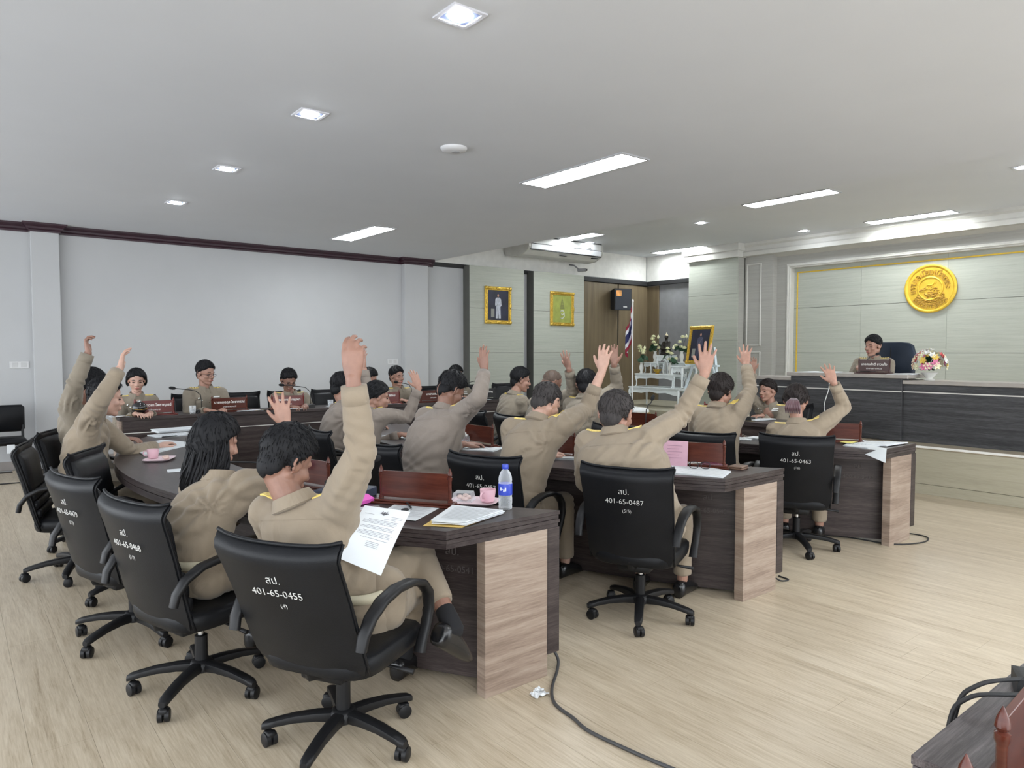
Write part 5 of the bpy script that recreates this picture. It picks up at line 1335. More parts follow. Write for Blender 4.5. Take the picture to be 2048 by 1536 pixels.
# the letter on the nearest man's lap
t = thing('letter', 'printed official letter with winged emblem leaning on the lap of the nearest man', 'paper', (1.22, 2.35, .78))
A, B_, C_, D_ = [V(p) - V((1.22, 2.35, .78)) for p in ((1.232, 2.452, .885), (1.366, 2.340, .862), (1.190, 2.248, .672), (1.072, 2.352, .735))]
def lp(u, v, off=0.0):
    p = (A * (1 - u) + B_ * u) * (1 - v) + (D_ * (1 - u) + C_ * u) * v
    nn = (B_ - A).cross(D_ - A).normalized()
    if nn.dot(V((-1.2, -2.35, .7))) < 0: nn = -nn
    return p + nn * (off + .012 * math.sin(v * PI) * 1.0)
m = MB(); m.grid(lambda u, v: lp(u, v), 6, 10); m.build('sheet', M_PAPER, t, smooth=True)
m = MB()
for q in range(19):
    if q in (4, 8, 13): continue
    v = .24 + .032 * q * (.72 if q < 15 else .78); u0 = .14 if q not in (0, 5, 9, 14) else .24; u1 = .90 - rq.random() * .06
    if q >= 15: u0, u1 = .42, .70
    for k in range(6):
        a, b = u0 + (u1 - u0) * k / 6, u0 + (u1 - u0) * (k + .93) / 6
        m.add([lp(a, v, .001), lp(b, v, .001), lp(b, v + .007, .001), lp(a, v + .007, .001)], [(0, 1, 2, 3)])
for a, b, v in ((.10, .30, .15), (.68, .92, .15), (.68, .92, .18), (.55, .80, .205)): m.add([lp(a, v, .001), lp(b, v, .001), lp(b, v + .006, .001), lp(a, v + .006, .001)], [(0, 1, 2, 3)])
m.build('print', plain('printed_grey', (.30, .30, .33), .8), t)
m = MB()
for s in (-1, 1):
    for k in range(3):
        m.add([lp(.5 + s * .012, .12, .0012), lp(.5 + s * (.05 + .018 * k), .06 + .022 * k, .0012), lp(.5 + s * (.055 + .018 * k), .07 + .022 * k, .0012), lp(.5 + s * .012, .135, .0012)], [(0, 1, 2, 3)])
m.add([lp(.48, .08, .0012), lp(.52, .08, .0012), lp(.515, .145, .0012), lp(.485, .145, .0012)], [(0, 1, 2, 3)])
m.build('emblem', M_INK, t)

# ---------------------------------------------------------------- crockery, bottles and other table things
M_PINK = plain('pink_plastic', (.72, .46, .52), .4)
M_PINKH = plain('hot_pink', (.72, .12, .50), .45)
def glassy(name, col, rough=.06, body=.14):
    if name in MATS: return MATS[name]
    m, nt, b = nodes_of(name)
    b.inputs['Base Color'].default_value = (*col, 1); b.inputs['Roughness'].default_value = rough; b.inputs['Specular IOR Level'].default_value = .8
    lw = nt.nodes.new('ShaderNodeLayerWeight'); lw.inputs['Blend'].default_value = .35
    mr = nt.nodes.new('ShaderNodeMapRange'); mr.inputs['To Min'].default_value = body; mr.inputs['To Max'].default_value = .75
    nt.links.new(lw.outputs['Facing'], mr.inputs['Value']); nt.links.new(mr.outputs[0], b.inputs['Alpha'])
    nz = N(nt, 'ShaderNodeTexNoise', Scale=30.0); nt.links.new(coords(nt), nz.inputs['Vector']); bump(nt, b, nz.outputs['Fac'], .15, .004)
    MATS[name] = m; return m
M_PET = glassy('clear_plastic', (.93, .97, 1.0)); M_GLASS = glassy('jar_glass', (.9, .93, .95))
M_BLUE = plain('bottle_blue', (.03, .06, .45), .35)
def bottle(x, y, z, label, cap=None, scale=1.0):
    t = thing('water_bottle', label, 'bottle', (x, y, z), 0, 'plastic water bottles'); t.scale = (scale,) * 3
    m = MB(); m.lathe([(.026, 0), (.031, .004), (.032, .015), (.030, .022), (.032, .03), (.032, .055), (.030, .060), (.032, .066), (.032, .122), (.030, .128), (.032, .134), (.030, .150), (.022, .172), (.013, .183), (.0125, .190)], 24); m.build('bottle_body', M_PET, t, angle=50)
    m = MB(); m.lathe([(.0325, .068), (.0328, .070), (.0328, .118), (.0325, .120)], 24); m.build('bottle_label', M_BLUE, t, angle=50)
    m = MB()
    for q in range(4):
        a = R(225 + q * 13 - 30); m.box(-.0032, -.0335, .090 + .006 * math.sin(q * 2), .0028, -.0328, .100 + .005 * math.cos(q * 2), M=Matrix.Rotation(a + R(90), 4, 'Z'))
    m.build('label_print', plain('label_white', (.7, .75, .85), .4), t)
    m = MB(); m.lathe([(.0145, .186), (.0155, .188), (.0155, .204), (.0135, .207)], 18); m.build('bottle_cap', cap or M_BLUE, t, angle=50)
bottle(1.985, 2.545, .75, 'clear water bottle with blue cap and label at the desk corner')
bottle(1.29, 3.72, .75, 'water bottle whose light blue cap shows right of the long hair', plain('cap_light_blue', (.10, .35, .75), .4))
def cup(x, y, z, yaw, label):
    t = thing('cup', label, 'cup', (x, y, z), yaw, 'pink plastic cups')
    m = MB(); m.lathe([(.024, 0), (.030, .004), (.037, .045), (.038, .062), (.035, .062), (.033, .045), (.026, .008), (.002, .006)], 24); m.build('bowl', M_PINK, t, angle=60)
    m = MB(); m.tube([(.034, 0, .05), (.056, 0, .05), (.062, 0, .035), (.054, 0, .018), (.031, 0, .016)], .0045, 8); m.build('handle', M_PINK, t, smooth=True)
def plate(x, y, z, yaw, label):
    t = thing('plate', label, 'plate', (x, y, z), yaw, 'pink snack trays')
    m = MB(); rg = []
    for k, zz in ((.80, 0), (1.0, .010), (1.03, .013), (.98, .013), (.78, .004), (.02, .004)):
        rg.append([(.115 * k * math.copysign(abs(math.cos(a)) ** .5, math.cos(a)), .085 * k * math.copysign(abs(math.sin(a)) ** .5, math.sin(a)), zz) for a in [2*PI*q/28 for q in range(28)]])
    m.loft(rg); m.build('tray', plain('pale_pink_plastic', (.78, .62, .66), .4), t, angle=60)
def snack(x, y, z, yaw, label, clear=False):
    t = thing('snack_pack', label, 'snack', (x, y, z), yaw, 'packed snacks on trays')
    m = MB(); rr = random.Random(int(x * 100))
    for q in range(9): m.ell((rr.uniform(-.03, .03), rr.uniform(-.025, .025), rr.uniform(.008, .022)), (.014, .011, .009), 8, 6)
    o = m.build('biscuit', plain('biscuit_pink', (.70, .52, .46), .7), t, smooth=True)
    o['kind'] = 'stuff'
    if clear:
        m = MB(); m.loft([[(-.05, -.042, 0), (.05, -.042, 0), (.05, .042, 0), (-.05, .042, 0)], [(-.042, -.034, .042), (.042, -.034, .042), (.042, .034, .042), (-.042, .034, .042)]]); m.build('lid', M_PET, t)
plate(1.955, 2.745, .75, R(-50), 'pale pink tray under the cup and snack beside the water bottle')
cup(2.00, 2.70, .755, R(200), 'pink cup on the tray beside the water bottle')
snack(1.93, 2.80, .755, R(-50), 'snacks in a clear plastic box beside the pink cup', True)
plate(1.09, 5.15, .75, R(60), 'pale pink tray at the left end of the near desk')
cup(1.065, 5.22, .755, R(150), 'pink cup on the tray at the left end of the near desk')
snack(1.125, 5.10, .755, R(20), 'pinkish snacks on the left tray')
plate(3.13, 4.58, .75, R(80), 'pale tray under the two small glass jars')
for x, y, lab in ((3.11, 4.61, 'left glass jar with lid on the middle desk'), (3.15, 4.54, 'right glass jar with lid on the middle desk')):
    t = thing('jar', lab, 'jar', (x, y, .755), 0, 'lidded glass jars')
    m = MB(); m.lathe([(.022, 0), (.030, .006), (.034, .03), (.030, .055), (.022, .062)], 18); m.build('glass_body', M_GLASS, t, angle=60)
    m = MB(); m.lathe([(.024, .060), (.026, .064), (.022, .074), (.006, .079), (.006, .088), (.002, .091)], 18); m.build('lid', plain('jar_lid', (.6, .6, .58), .2, metal=.6), t, angle=60)
# hot pink purse, document box, pens, spectacles, case, wallet, pink card
t = thing('purse', 'small hot pink purse half hidden behind the raised arm', 'purse', (1.50, 3.06, .753), R(20)); m = MB(); m.loft([[(-.07, -.035, 0), (.07, -.035, 0), (.07, .035, 0), (-.07, .035, 0)], [(-.075, -.04, .018), (.075, -.04, .018), (.075, .04, .018), (-.075, .04, .018)], [(-.05, -.02, .04), (.05, -.02, .04), (.05, .02, .04), (-.05, .02, .04)]]); m.build('pouch', M_PINKH, t, angle=30)
m = MB(); m.tube([(-.05, -.001, .041), (.05, -.001, .041)], .003, 6); m.build('zip', plain('zip_pale', (.7, .5, .62), .4), t, smooth=True)
t = thing('document_box', 'dark blue document box under the microphone, white scrawl on its edge', 'box', (1.53, 3.25, .7505), R(-57)); m = MB(); m.box(-.12, -.10, 0, .12, .10, .045, .004); m.build('box_body', plain('navy_card', (.035, .045, .075), .5), t)
text_obj('scrawl', 'สป. 400', .03, M_CHALK, t, Matrix.Translation((.05, -.1005, .022)) @ Matrix.Rotation(R(90), 4, 'X'), .0004)
bpy.data.objects['microphone.004'].location.z = .796
t = thing('pink_card', 'pink printed card leaning against the nameplate before the grey haired man', 'card', (3.555, 2.835, .755), R(-61)); m = MB(); m.grid(lambda u, v: (-.082 + .165 * u, .028 * v + .003 * math.sin(u * 3), .155 * v), 6, 4); m.build('card', plain('pink_card', (.60, .36, .44), .6), t, smooth=True)
m = MB()
for q in range(5): zz = .155 * (.80 - q * .12); m.box(-.045, .028 * zz / .155 - .003, zz, .05 - .02 * (q % 2), .028 * zz / .155 - .0015, zz + .003)
m.build('print', plain('faint_print', (.42, .25, .32), .8), t)
t = thing('spectacles', 'black spectacles lying on the white sheets of the middle desk', 'spectacles', (3.555, 2.64, .762), R(-55)); m = MB()
for s in (-1, 1):
    m.tube([(s * (.034 + .026 * math.copysign(abs(math.cos(a)) ** .7, math.cos(a))), 0, .022 + .020 * math.copysign(abs(math.sin(a)) ** .7, math.sin(a))) for a in [2*PI*q/24 for q in range(25)]], .0026, 6, cap=False)
m.tube([(-.010, 0, .026), (0, -.004, .029), (.010, 0, .026)], .0024, 6); m.build('rims', M_BLACK, t, smooth=True)
for s in (-1, 1):
    m = MB(); m.tube([(s*.059, 0, .026), (s*.062, .07, .012), (s*.058, .135, .001)], .0022, 6); m.build('temple', M_BLACK, t, smooth=True)
t = thing('spectacle_case', 'dark maroon patterned spectacle case behind the spectacles', 'case', (3.72, 2.66, .7505), R(-50)); m = MB(); m.tube([(-.08, 0, .016), (-.06, 0, .018), (.06, 0, .018), (.08, 0, .016)], [.010, .024, .024, .010], 12, flat=.72); m.build('shell', plain('maroon_case', (.09, .02, .035), .3, var=.5, nscale=60), t, smooth=True)
m = MB(); m.tube([(-.075, -.022, .018), (.075, -.022, .018)], .002, 6); m.build('hinge', M_GREY, t, smooth=True)
t = thing('wallet', 'brown leather wallet near the end of the middle desk', 'wallet', (3.80, 2.535, .7505), R(10)); m = MB(); m.box(-.05, -.045, 0, .05, .045, .010, .004); m.box(-.05, -.045, .0105, .05, .043, .021, .004); m.build('leather', plain('brown_leather', (.13, .075, .05), .45, bmp=.2), t)
m = MB(); m.box(-.046, -.041, .0095, .046, .041, .011); m.build('lining', M_BLACK, t)
for x, y, a, lab in ((3.60, 2.86, -50, 'black pen left of the spectacles'), (1.66, 2.86, 70, 'black pen lying by the nearest nameplate'), (1.45, 6.45, 15, 'black pen on the far papers of the near desk')):
    t = thing('pen', lab, 'pen', (x, y, .756), R(a), 'black pens'); m = MB(); m.tube([(-.07, 0, .005), (-.062, 0, .005), (.05, 0, .005), (.066, 0, .004), (.07, 0, .003)], [.003, .0045, .0045, .002, .0006], 8); m.build('barrel', M_BLACK, t, smooth=True)
    m = MB(); m.box(-.064, -.001, .009, -.03, .001, .0105); m.build('clip', M_CHROME, t)
t = thing('car_key', 'small black key fob with steel ring by the nearest nameplate', 'key', (1.60, 2.79, .7505), R(20)); m = MB(); m.ell((0, 0, .007), (.022, .015, .007), 12, 8); m.build('fob', M_BLACK, t, smooth=True); m = MB(); m.tube([(.032 + .012 * math.cos(a), .012 * math.sin(a), .003) for a in [2*PI*q/14 for q in range(15)]], .0012, 5, cap=False); m.build('ring', M_CHROME, t, smooth=True)
# dark globe on the bench
p = BP(.20, .10); t = thing('glass_globe', 'dark glossy round jar on a stand at the left end of the bench', 'jar', (p.x, p.y, .82))
m = MB(); m.lathe([(.035, 0), (.038, .008), (.022, .016), (.020, .022), (.050, .035), (.068, .060), (.072, .085), (.066, .112), (.045, .135), (.018, .146)], 24); m.build('bowl', plain('black_glass', (.012, .011, .012), .06, coat=.6), t, angle=70)
m = MB(); m.lathe([(.020, .143), (.024, .150), (.012, .160), (.003, .164)], 16); m.build('lid', plain('jar_lid', (.6, .6, .58), .2, metal=.6), t, angle=60)
m = MB(); m.tube([(.0725 * math.cos(a), .0725 * math.sin(a), .08 + .01 * math.sin(a)) for a in [2*PI*q/30 for q in range(31)]], .0022, 5, cap=False); m.build('band', M_GOLD, t, smooth=True)
for x, lab in ((.70, 'clear drinking glass beside the first microphone on the bench'), (2.22, 'clear drinking glass right of the arching microphone')):
    p = BP(x, .08); t = thing('drinking_glass', lab, 'glass', (p.x, p.y, .82), 0, 'drinking glasses')
    m = MB(); m.lathe([(.026, 0), (.030, .02), (.034, .085), (.031, .085), (.027, .02), (.002, .008)], 18); m.build('tumbler', M_GLASS, t, angle=60)
    m = MB(); m.lathe([(.002, .009), (.026, .012), (.029, .05), (.002, .052)], 16); m.build('water', M_PET, t, angle=60)

# ---------------------------------------------------------------- walls: pictures, seal, speaker, air conditioner
def gold_frame(t, w, h, b=.06, d=.03):
    m = MB()
    for k, (o, zz, bw) in enumerate(((0, d * .6, b), (.012, d, b * .45), (b * .72, d * .75, b * .28))):
        x0, y0, x1, y1 = -w/2 + o, -h/2 + o, w/2 - o, h/2 - o
        for bx in ((x0, y0, x0 + bw, y1), (x1 - bw, y0, x1, y1), (x0 + bw + .0005, y0, x1 - bw - .0005, y0 + bw), (x0 + bw + .0005, y1 - bw, x1 - bw - .0005, y1)): m.box(bx[0], bx[1], 0, bx[2], bx[3], zz, .004)
    m.build('frame', M_GOLD, t)
    for sx in (-1, 1):
        for sy in (-1, 1):
            m = MB(); m.ell((sx * (w/2 - b*.45), sy * (h/2 - b*.45), d), (b*.5, b*.5, .014), 10, 6); m.ell((sx * (w/2 - b*.45), sy * (h/2 - b*1.5), d), (b*.28, b*.6, .010), 8, 6); m.ell((sx * (w/2 - b*1.5), sy * (h/2 - b*.45), d), (b*.6, b*.28, .010), 8, 6); m.build('corner_scroll', M_GOLD, t, smooth=True)
    for sx, sy in ((0, 1), (0, -1), (1, 0), (-1, 0)):
        m = MB(); m.ell((sx * (w/2 - b*.45), sy * (h/2 - b*.45), d), (b*.4 if sx else b*.9, b*.4 if sy else b*.9, .012), 10, 6); m.build('rosette', M_GOLD, t, smooth=True)
def wallM(x, y, z): return Matrix.Translation((x, y, z)) @ Matrix.Rotation(R(90), 4, 'X')
def figure_picture(t, w, h, robe):
    m = MB(); m.box(-w/2, -h/2, .004, w/2, h/2, .010); m.build('picture', plain('portrait_night_blue', (.012, .014, .035), .35, var=.5, nscale=4), t)
    m = MB(); s = h
    m.prism([(x * s, y * s) for x, y in ((-.10, -.44), (-.085, -.05), (-.13, .0), (-.12, .20), (-.06, .26), (.06, .26), (.12, .20), (.14, .0), (.09, -.05), (.11, -.44), (.02, -.44), (.0, -.12), (-.02, -.44))], .0102, .0122); m.build('painted_uniform', robe, t)
    m = MB(); m.prism([(.035 * s * math.cos(a), .33 * s + .05 * s * math.sin(a)) for a in [2*PI*q/16 for q in range(16)]], .0102, .0126); m.build('painted_face', SKIN['tan'], t)
    m = MB(); m.prism([(x * s, y * s) for x, y in ((-.30, -.40), (-.30, -.12), (-.16, -.12), (-.16, -.40))], .0102, .0112); m.prism([(x * s, y * s) for x, y in ((.08, .20), (.11, .25), (-.06, -.02), (-.09, -.04))], .0124, .0134); m.build('painted_table', plain('painted_grey', (.22, .22, .20), .5), t)
PW_ = plain('painted_white_uniform', (.42, .44, .50), .5, var=.2, nscale=25)
t = thing('portrait', 'gilt framed portrait of a standing figure in white uniform, left pier', 'picture', (0, 0, 0), 0, 'gilt framed pictures'); t.matrix_world = wallM(8.03, 10.518, 2.335); gold_frame(t, .62, .69, .07); figure_picture(t, .48, .55, PW_)
t = thing('emblem_picture', 'gilt framed olive picture of a tall royal emblem, right pier', 'picture', (0, 0, 0), 0, 'gilt framed pictures'); t.matrix_world = wallM(9.64, 10.518, 2.33); gold_frame(t, .64, .68, .07)
m = MB(); m.box(-.25, -.27, .004, .25, .27, .010); m.build('picture', plain('olive_board', (.27, .30, .06), .5, var=.15), t)
m = MB()
for k in range(7): m.prism([(-.045 + .006 * k, .0 + .03 * k), (.045 - .006 * k, .0 + .03 * k), (.040 - .006 * k, .022 + .03 * k), (-.040 + .006 * k, .022 + .03 * k)], .0102, .0125)
m.prism([(-.004, .2), (.004, .2), (0, .245)], .0102, .0125)
for s in (-1, 1): m.prism([(s * .05, -.005), (s * .062, -.005), (s * .012, .19), (s * .006, .19)][::s], .0102, .0115)
m.build('painted_spire', plain('emblem_olive', (.16, .17, .05), .5), t)
m = MB(); m.tube([(-.05, -.06, .012), (-.02, -.03, .012), (.03, -.04, .012), (.05, -.08, .012), (.01, -.12, .012), (-.03, -.10, .012)], .013, 8, flat=.3); m.tube([(.05, -.08, .012), (.06, -.14, .012), (.0, -.20, .012), (-.04, -.18, .012)], .012, 8, flat=.3); m.build('painted_cipher', plain('emblem_silver', (.45, .47, .40), .5), t, smooth=True)
# seal
t = thing('town_seal', 'round golden seal with raised lettering on the dais wall', 'seal', (0, 0, 0)); t.matrix_world = Matrix.Translation((EAST - .001, 4.90, 2.515)) @ Matrix(((0, 0, -1, 0), (-1, 0, 0, 0), (0, 1, 0, 0), (0, 0, 0, 1)))
m = MB(); m.lathe([(.385, 0), (.398, .006), (.400, .035), (.385, .048), (.368, .048), (.352, .036), (.345, .026), (.006, .026)], 64); m.build('disc', M_GOLDP, t, angle=50)
m = MB(); m.lathe([(.198, .020), (.198, .040), (.186, .046), (.174, .040), (.174, .020)], 48); m.build('inner_ring', M_GOLDP, t, angle=50)
M_GOLDD = plain('gold_relief', (.46, .26, .035), .45, metal=.3, var=.2, nscale=30)
def ring_text(body, rad, mid, span, size, flip):
    # clusters keep vowels and tone marks with their consonant
    cl = []
    for chx in body:
        if cl and chx in 'ัิีึืุู็่้๊๋์ํำ': cl[-1] += chx
        else: cl.append(chx)
    me_all = MB()
    for i, c in enumerate(cl):
        f = (i + .5) / len(cl) - .5; a = mid - f * span if not flip else mid + f * span
        me = text_mesh(c, size, .012, res=2, bold=.0012)
        Mx = Matrix.Translation((rad * math.cos(a), rad * math.sin(a), .030)) @ Matrix.Rotation(a - R(90) + (PI if flip else 0), 4, 'Z')
        me_all.add([Mx @ v.co for v in me.vertices], [tuple(p.vertices) for p in me.polygons]); bpy.data.meshes.remove(me)
    me_all.build('raised_letters', M_GOLDD, t)
ring_text('เทศบาลเมืองเมืองพระ', .268, R(98), R(205), .135, False)
ring_text('จังหวัดกาญจนบุรี', .292, R(270), R(112), .105, True)
m = MB(); rr = random.Random(4)
for q in range(70):
    a = rr.uniform(0, 2 * PI); r_ = .20 * math.sqrt(rr.random()); x, y = r_ * math.cos(a) * 1.05, -.10 + r_ * math.sin(a) * .62
    if math.hypot(x, y) > .235: continue
    m.ell((x, y, .030), (rr.uniform(.012, .034), rr.uniform(.008, .016), rr.uniform(.008, .020)), 8, 6, rot=Matrix.Rotation(rr.uniform(-.5, .5), 3, 'Z'))
for q in range(5): m.tube([(.20 * math.cos(a) * (1 + .04 * q), -.06 - .02 * q + .13 * math.sin(a), .030) for a in [R(200 + 140 * k / 14) for k in range(15)]], .007, 6)
o = m.build('relief', M_GOLDD, t, smooth=True); o['kind'] = 'stuff'
m = MB()
for x, y, w_, h_ in ((-.05, .02, .05, .05), (.04, .03, .045, .06), (-.10, -.03, .05, .03), (.09, -.04, .05, .045)): m.prism([(x - w_/2, y - h_/2), (x + w_/2, y - h_/2), (x + w_ * .1, y + h_/2)], .024, .042)
m.tube([(-.06, .045, .03), (-.03, .06, .034), (.02, .055, .034), (.05, .075, .03)], .010, 8); m.tube([(.05, .07, .03), (.06, .10, .03)], .006, 6); m.tube([(.075, .075, .03), (.09, .10, .03)], .006, 6); m.build('temple_relief', M_GOLDP, t, angle=40)
# speaker on the teak wall
t = thing('wall_speaker', 'black loudspeaker with small orange swatch high on the teak wall', 'loudspeaker', (11.30, 10.48, 2.585), R(-20))
m = MB(); m.loft([[(-.17, .13, -.20), (.17, .13, -.20), (.17, .13, .20), (-.17, .13, .20)], [(-.20, -.12, -.23), (.20, -.12, -.23), (.20, -.12, .23), (-.20, -.12, .23)]]); m.build('cabinet', M_BLACK, t, fix=True)
m = MB(); m.box(-.185, -.128, -.215, .185, -.119, .215, .004); m.build('grille', plain('grille_navy', (.014, .018, .028), .55, bmp=.4, bscale=300), t)
m = MB(); m.box(-.16, -.131, .07, -.04, -.128, .19); m.build('swatch', plain('orange_swatch', (.75, .30, .08), .5, var=.5, nscale=12), t)  # uneven orange swatch on the front of the grille
m = MB(); m.box(.0, -.131, -.165, .09, -.128, -.15); m.build('logo_plate', M_CHROME, t)
m = MB(); m.box(-.03, .12, -.05, .03, .22, .05, .005); m.build('bracket', M_BLACK, t)
# air conditioner
t = thing('air_conditioner', 'long white air conditioner hung under the raised ceiling by the north wall', 'air conditioner', (9.28, 10.35, 3.60), 0)
m = MB(); sec = [(-.36, -.012), (.34, -.012), (.36, -.20), (.30, -.30), (.05, -.345), (-.18, -.325), (-.35, -.245), (-.375, -.20)]
m.loft([[(x, a, b) for a, b in sec] for x in (-.93, .93)]); m.build('casing', plain('aircon_white', (.62, .62, .60), .4), t, fix=True)
for x in (-.955, .93):
    m = MB(); m.loft([[(xx, a * 1.01, b * 1.01) for a, b in sec] for xx in (x, x + .025)]); m.build('side_cover', plain('aircon_ivory', (.50, .49, .45), .45), t, fix=True)

m = MB(); m.box(-.90, -.388, -.245, .90, -.368, -.150, .006); m.build('louvre', plain('aircon_louvre', (.80, .82, .84), .3), t)
m = MB(); m.box(-.92, -.382, -.262, .92, -.355, -.247); m.box(-.92, -.382, -.148, .92, -.355, -.138); m.box(-.93, -.37, -.016, .93, -.34, -.002); m.box(-.10, -.30, -.301, .06, -.25, -.297); m.box(.72, -.33, -.29, .88, -.28, -.275); m.build('dark_slot', M_BLACK, t)
m = MB(); m.box(.55, -.384, -.10, .63, -.370, -.07); m.build('badge_plate', M_GREY, t)
for x in (-.7, .7):
    m = MB(); m.box(x - .02, -.02, -.012, x + .02, .02, 0); m.build('hanger', M_GREY, t)
t = thing('security_camera', 'small grey bracket camera on the wall under the air conditioner', 'camera', (10.08, 10.50, 3.13), R(30)); m = MB(); m.box(-.035, -.16, -.03, .035, .02, .03, .01); m.build('camera_body', M_GREY, t)
m = MB(); m.tube([(0, .0, .02), (.02, .10, .10), (.02, .20, .12)], .015, 8); m.build('arm', M_GREY, t, smooth=True)
m = MB(); m.lathe([(.022, 0), (.022, .02), (.015, .022)], 14, M=Matrix.Translation((0, -.16, 0)) @ Matrix.Rotation(R(90), 4, 'X')); m.build('lens', M_BLACK, t, angle=50)
for x, lab in ((.70, 'white double wall socket left of the pilaster at far left'), (5.94, 'white double wall socket left of the second pilaster')):
    t = thing('wall_socket', lab, 'socket', (x, NORTH - .001, 1.31), 0, 'white wall sockets'); m = MB(); m.box(-.10, -.010, -.045, .10, 0, .045, .003); m.build('plate', plain('socket_white', (.6, .6, .6), .4), t)
    for s in (-1, 1):
        m = MB(); m.box(s * .045 - .03, -.013, -.028, s * .045 + .03, -.009, .028, .002); m.build('outlet', plain('socket_pale', (.5, .5, .5), .4), t)

# ---------------------------------------------------------------- altar corner
M_LACQ = plain('altar_white_lacquer', (.66, .70, .70), .35, bmp=.1, bscale=80)
def altar_table(x, y, z, w, d, h, label, big=False):
    t = thing('altar_table', label, 'altar table', (x, y, z), R(90), 'white carved altar tables')
    m = MB(); m.box(-w/2, -d/2, h - .025, w/2, d/2, h, .005); m.box(-w/2 + .015, -d/2 + .012, h - .05, w/2 - .015, d/2 - .012, h - .025, .003); m.build('tabletop', M_LACQ, t)
    n = 12
    for s in (-1, 1):
        m = MB(); pl = [(-w/2 + .03, h - .05)] + [(-w/2 + .03 + (w - .06) * q / n, h - .05 - (.06 + .05 * abs(2 * q / n - 1) ** 2 + .015 * math.sin(q * 1.57)) * min(1, h * 2.2)) for q in range(n + 1)] + [(w/2 - .03, h - .05)]
        m.prism(pl, -.008, .008, M=Matrix.Translation((0, s * (d/2 - .03), 0)) @ Matrix.Rotation(R(90), 4, 'X')); m.build('carved_apron', M_LACQ, t, fix=True)
    for sx in (-1, 1):
        for sy in (-1, 1):
            m = MB(); X, Y = sx * (w/2 - .03), sy * (d/2 - .03); k = min(1, h * 2)
            m.tube([(X, Y, h - .045), (X + sx * .012, Y + sy * .012, h * .75), (X - sx * .004, Y - sy * .004, h * .4), (X, Y, .03), (X + sx * .012, Y + sy * .01, 0)], [.030 * k, .034 * k, .022 * k, .020 * k, .028 * k], 8, twist=PI/4); m.build('leg', M_LACQ, t, angle=40)
    return t
AX, AY, AZ = 10.99, 9.08, .40
altar_table(AX, AY, AZ, 1.26, .56, .385, 'largest and lowest white altar table of the stepped shrine')
zt = AZ + .385
altar_table(AX - .04, AY + .02, zt, 1.0, .36, .26, 'wide middle white altar table carrying vases and bowl')
altar_table(AX + .15, AY + .33, zt + .26, .34, .26, .22, 'small white altar table at the back left of the shrine')
altar_table(AX + .15, AY - .34, zt + .26, .34, .26, .22, 'small white altar table at the back right of the shrine')
altar_table(AX + .13, AY + .0, zt + .26, .30, .28, .36, 'tallest small white altar table under the dark statue')
altar_table(AX + .02, AY - .52, zt, .28, .46, .42, 'white altar table at the right side of the shrine')
t = thing('buddha_statue', 'small dark seated statue with gold top on the tallest altar table', 'statue', (AX + .13, AY, zt + .62), R(180))
M_BRONZE = plain('dark_bronze', (.035, .030, .026), .3, metal=.6)
m = MB(); m.lathe([(.13, 0), (.14, .02), (.11, .05), (.12, .08), (.10, .10)], 18); m.build('pedestal', M_BRONZE, t, angle=50)
m = MB(); m.ell((.03, 0, .125), (.09, .14, .035), 16, 8); m.ell((0, 0, .20), (.055, .075, .10), 14, 10); m.cap((0, .07, .26), (.04, .10, .16), .024, .02, 10); m.cap((0, -.07, .26), (.04, -.10, .16), .024, .02, 10); m.cap((.04, .10, .16), (.08, .0, .15), .02, .016, 10); m.cap((.04, -.10, .16), (.08, .0, .15), .02, .016, 10); m.cap((0, 0, .28), (0, 0, .33), .025, .024, 10); m.ell((.005, 0, .36), (.040, .038, .048), 14, 10)
fin = finish('seated_figure', remesh(m, .008, 2), M_BRONZE, t)
m = MB(); m.lathe([(.034, .385), (.028, .405), (.012, .425), (.003, .45)], 14); m.build('flame_finial', plain('pale_gold', (.70, .62, .42), .4), t, angle=50)
M_PORC = plain('porcelain_white', (.70, .70, .66), .25); M_LEAF = plain('lotus_leaf', (.015, .06, .025), .5, var=.4, nscale=20); M_PETAL = plain('cream_petal', (.78, .78, .52), .6, var=.1)
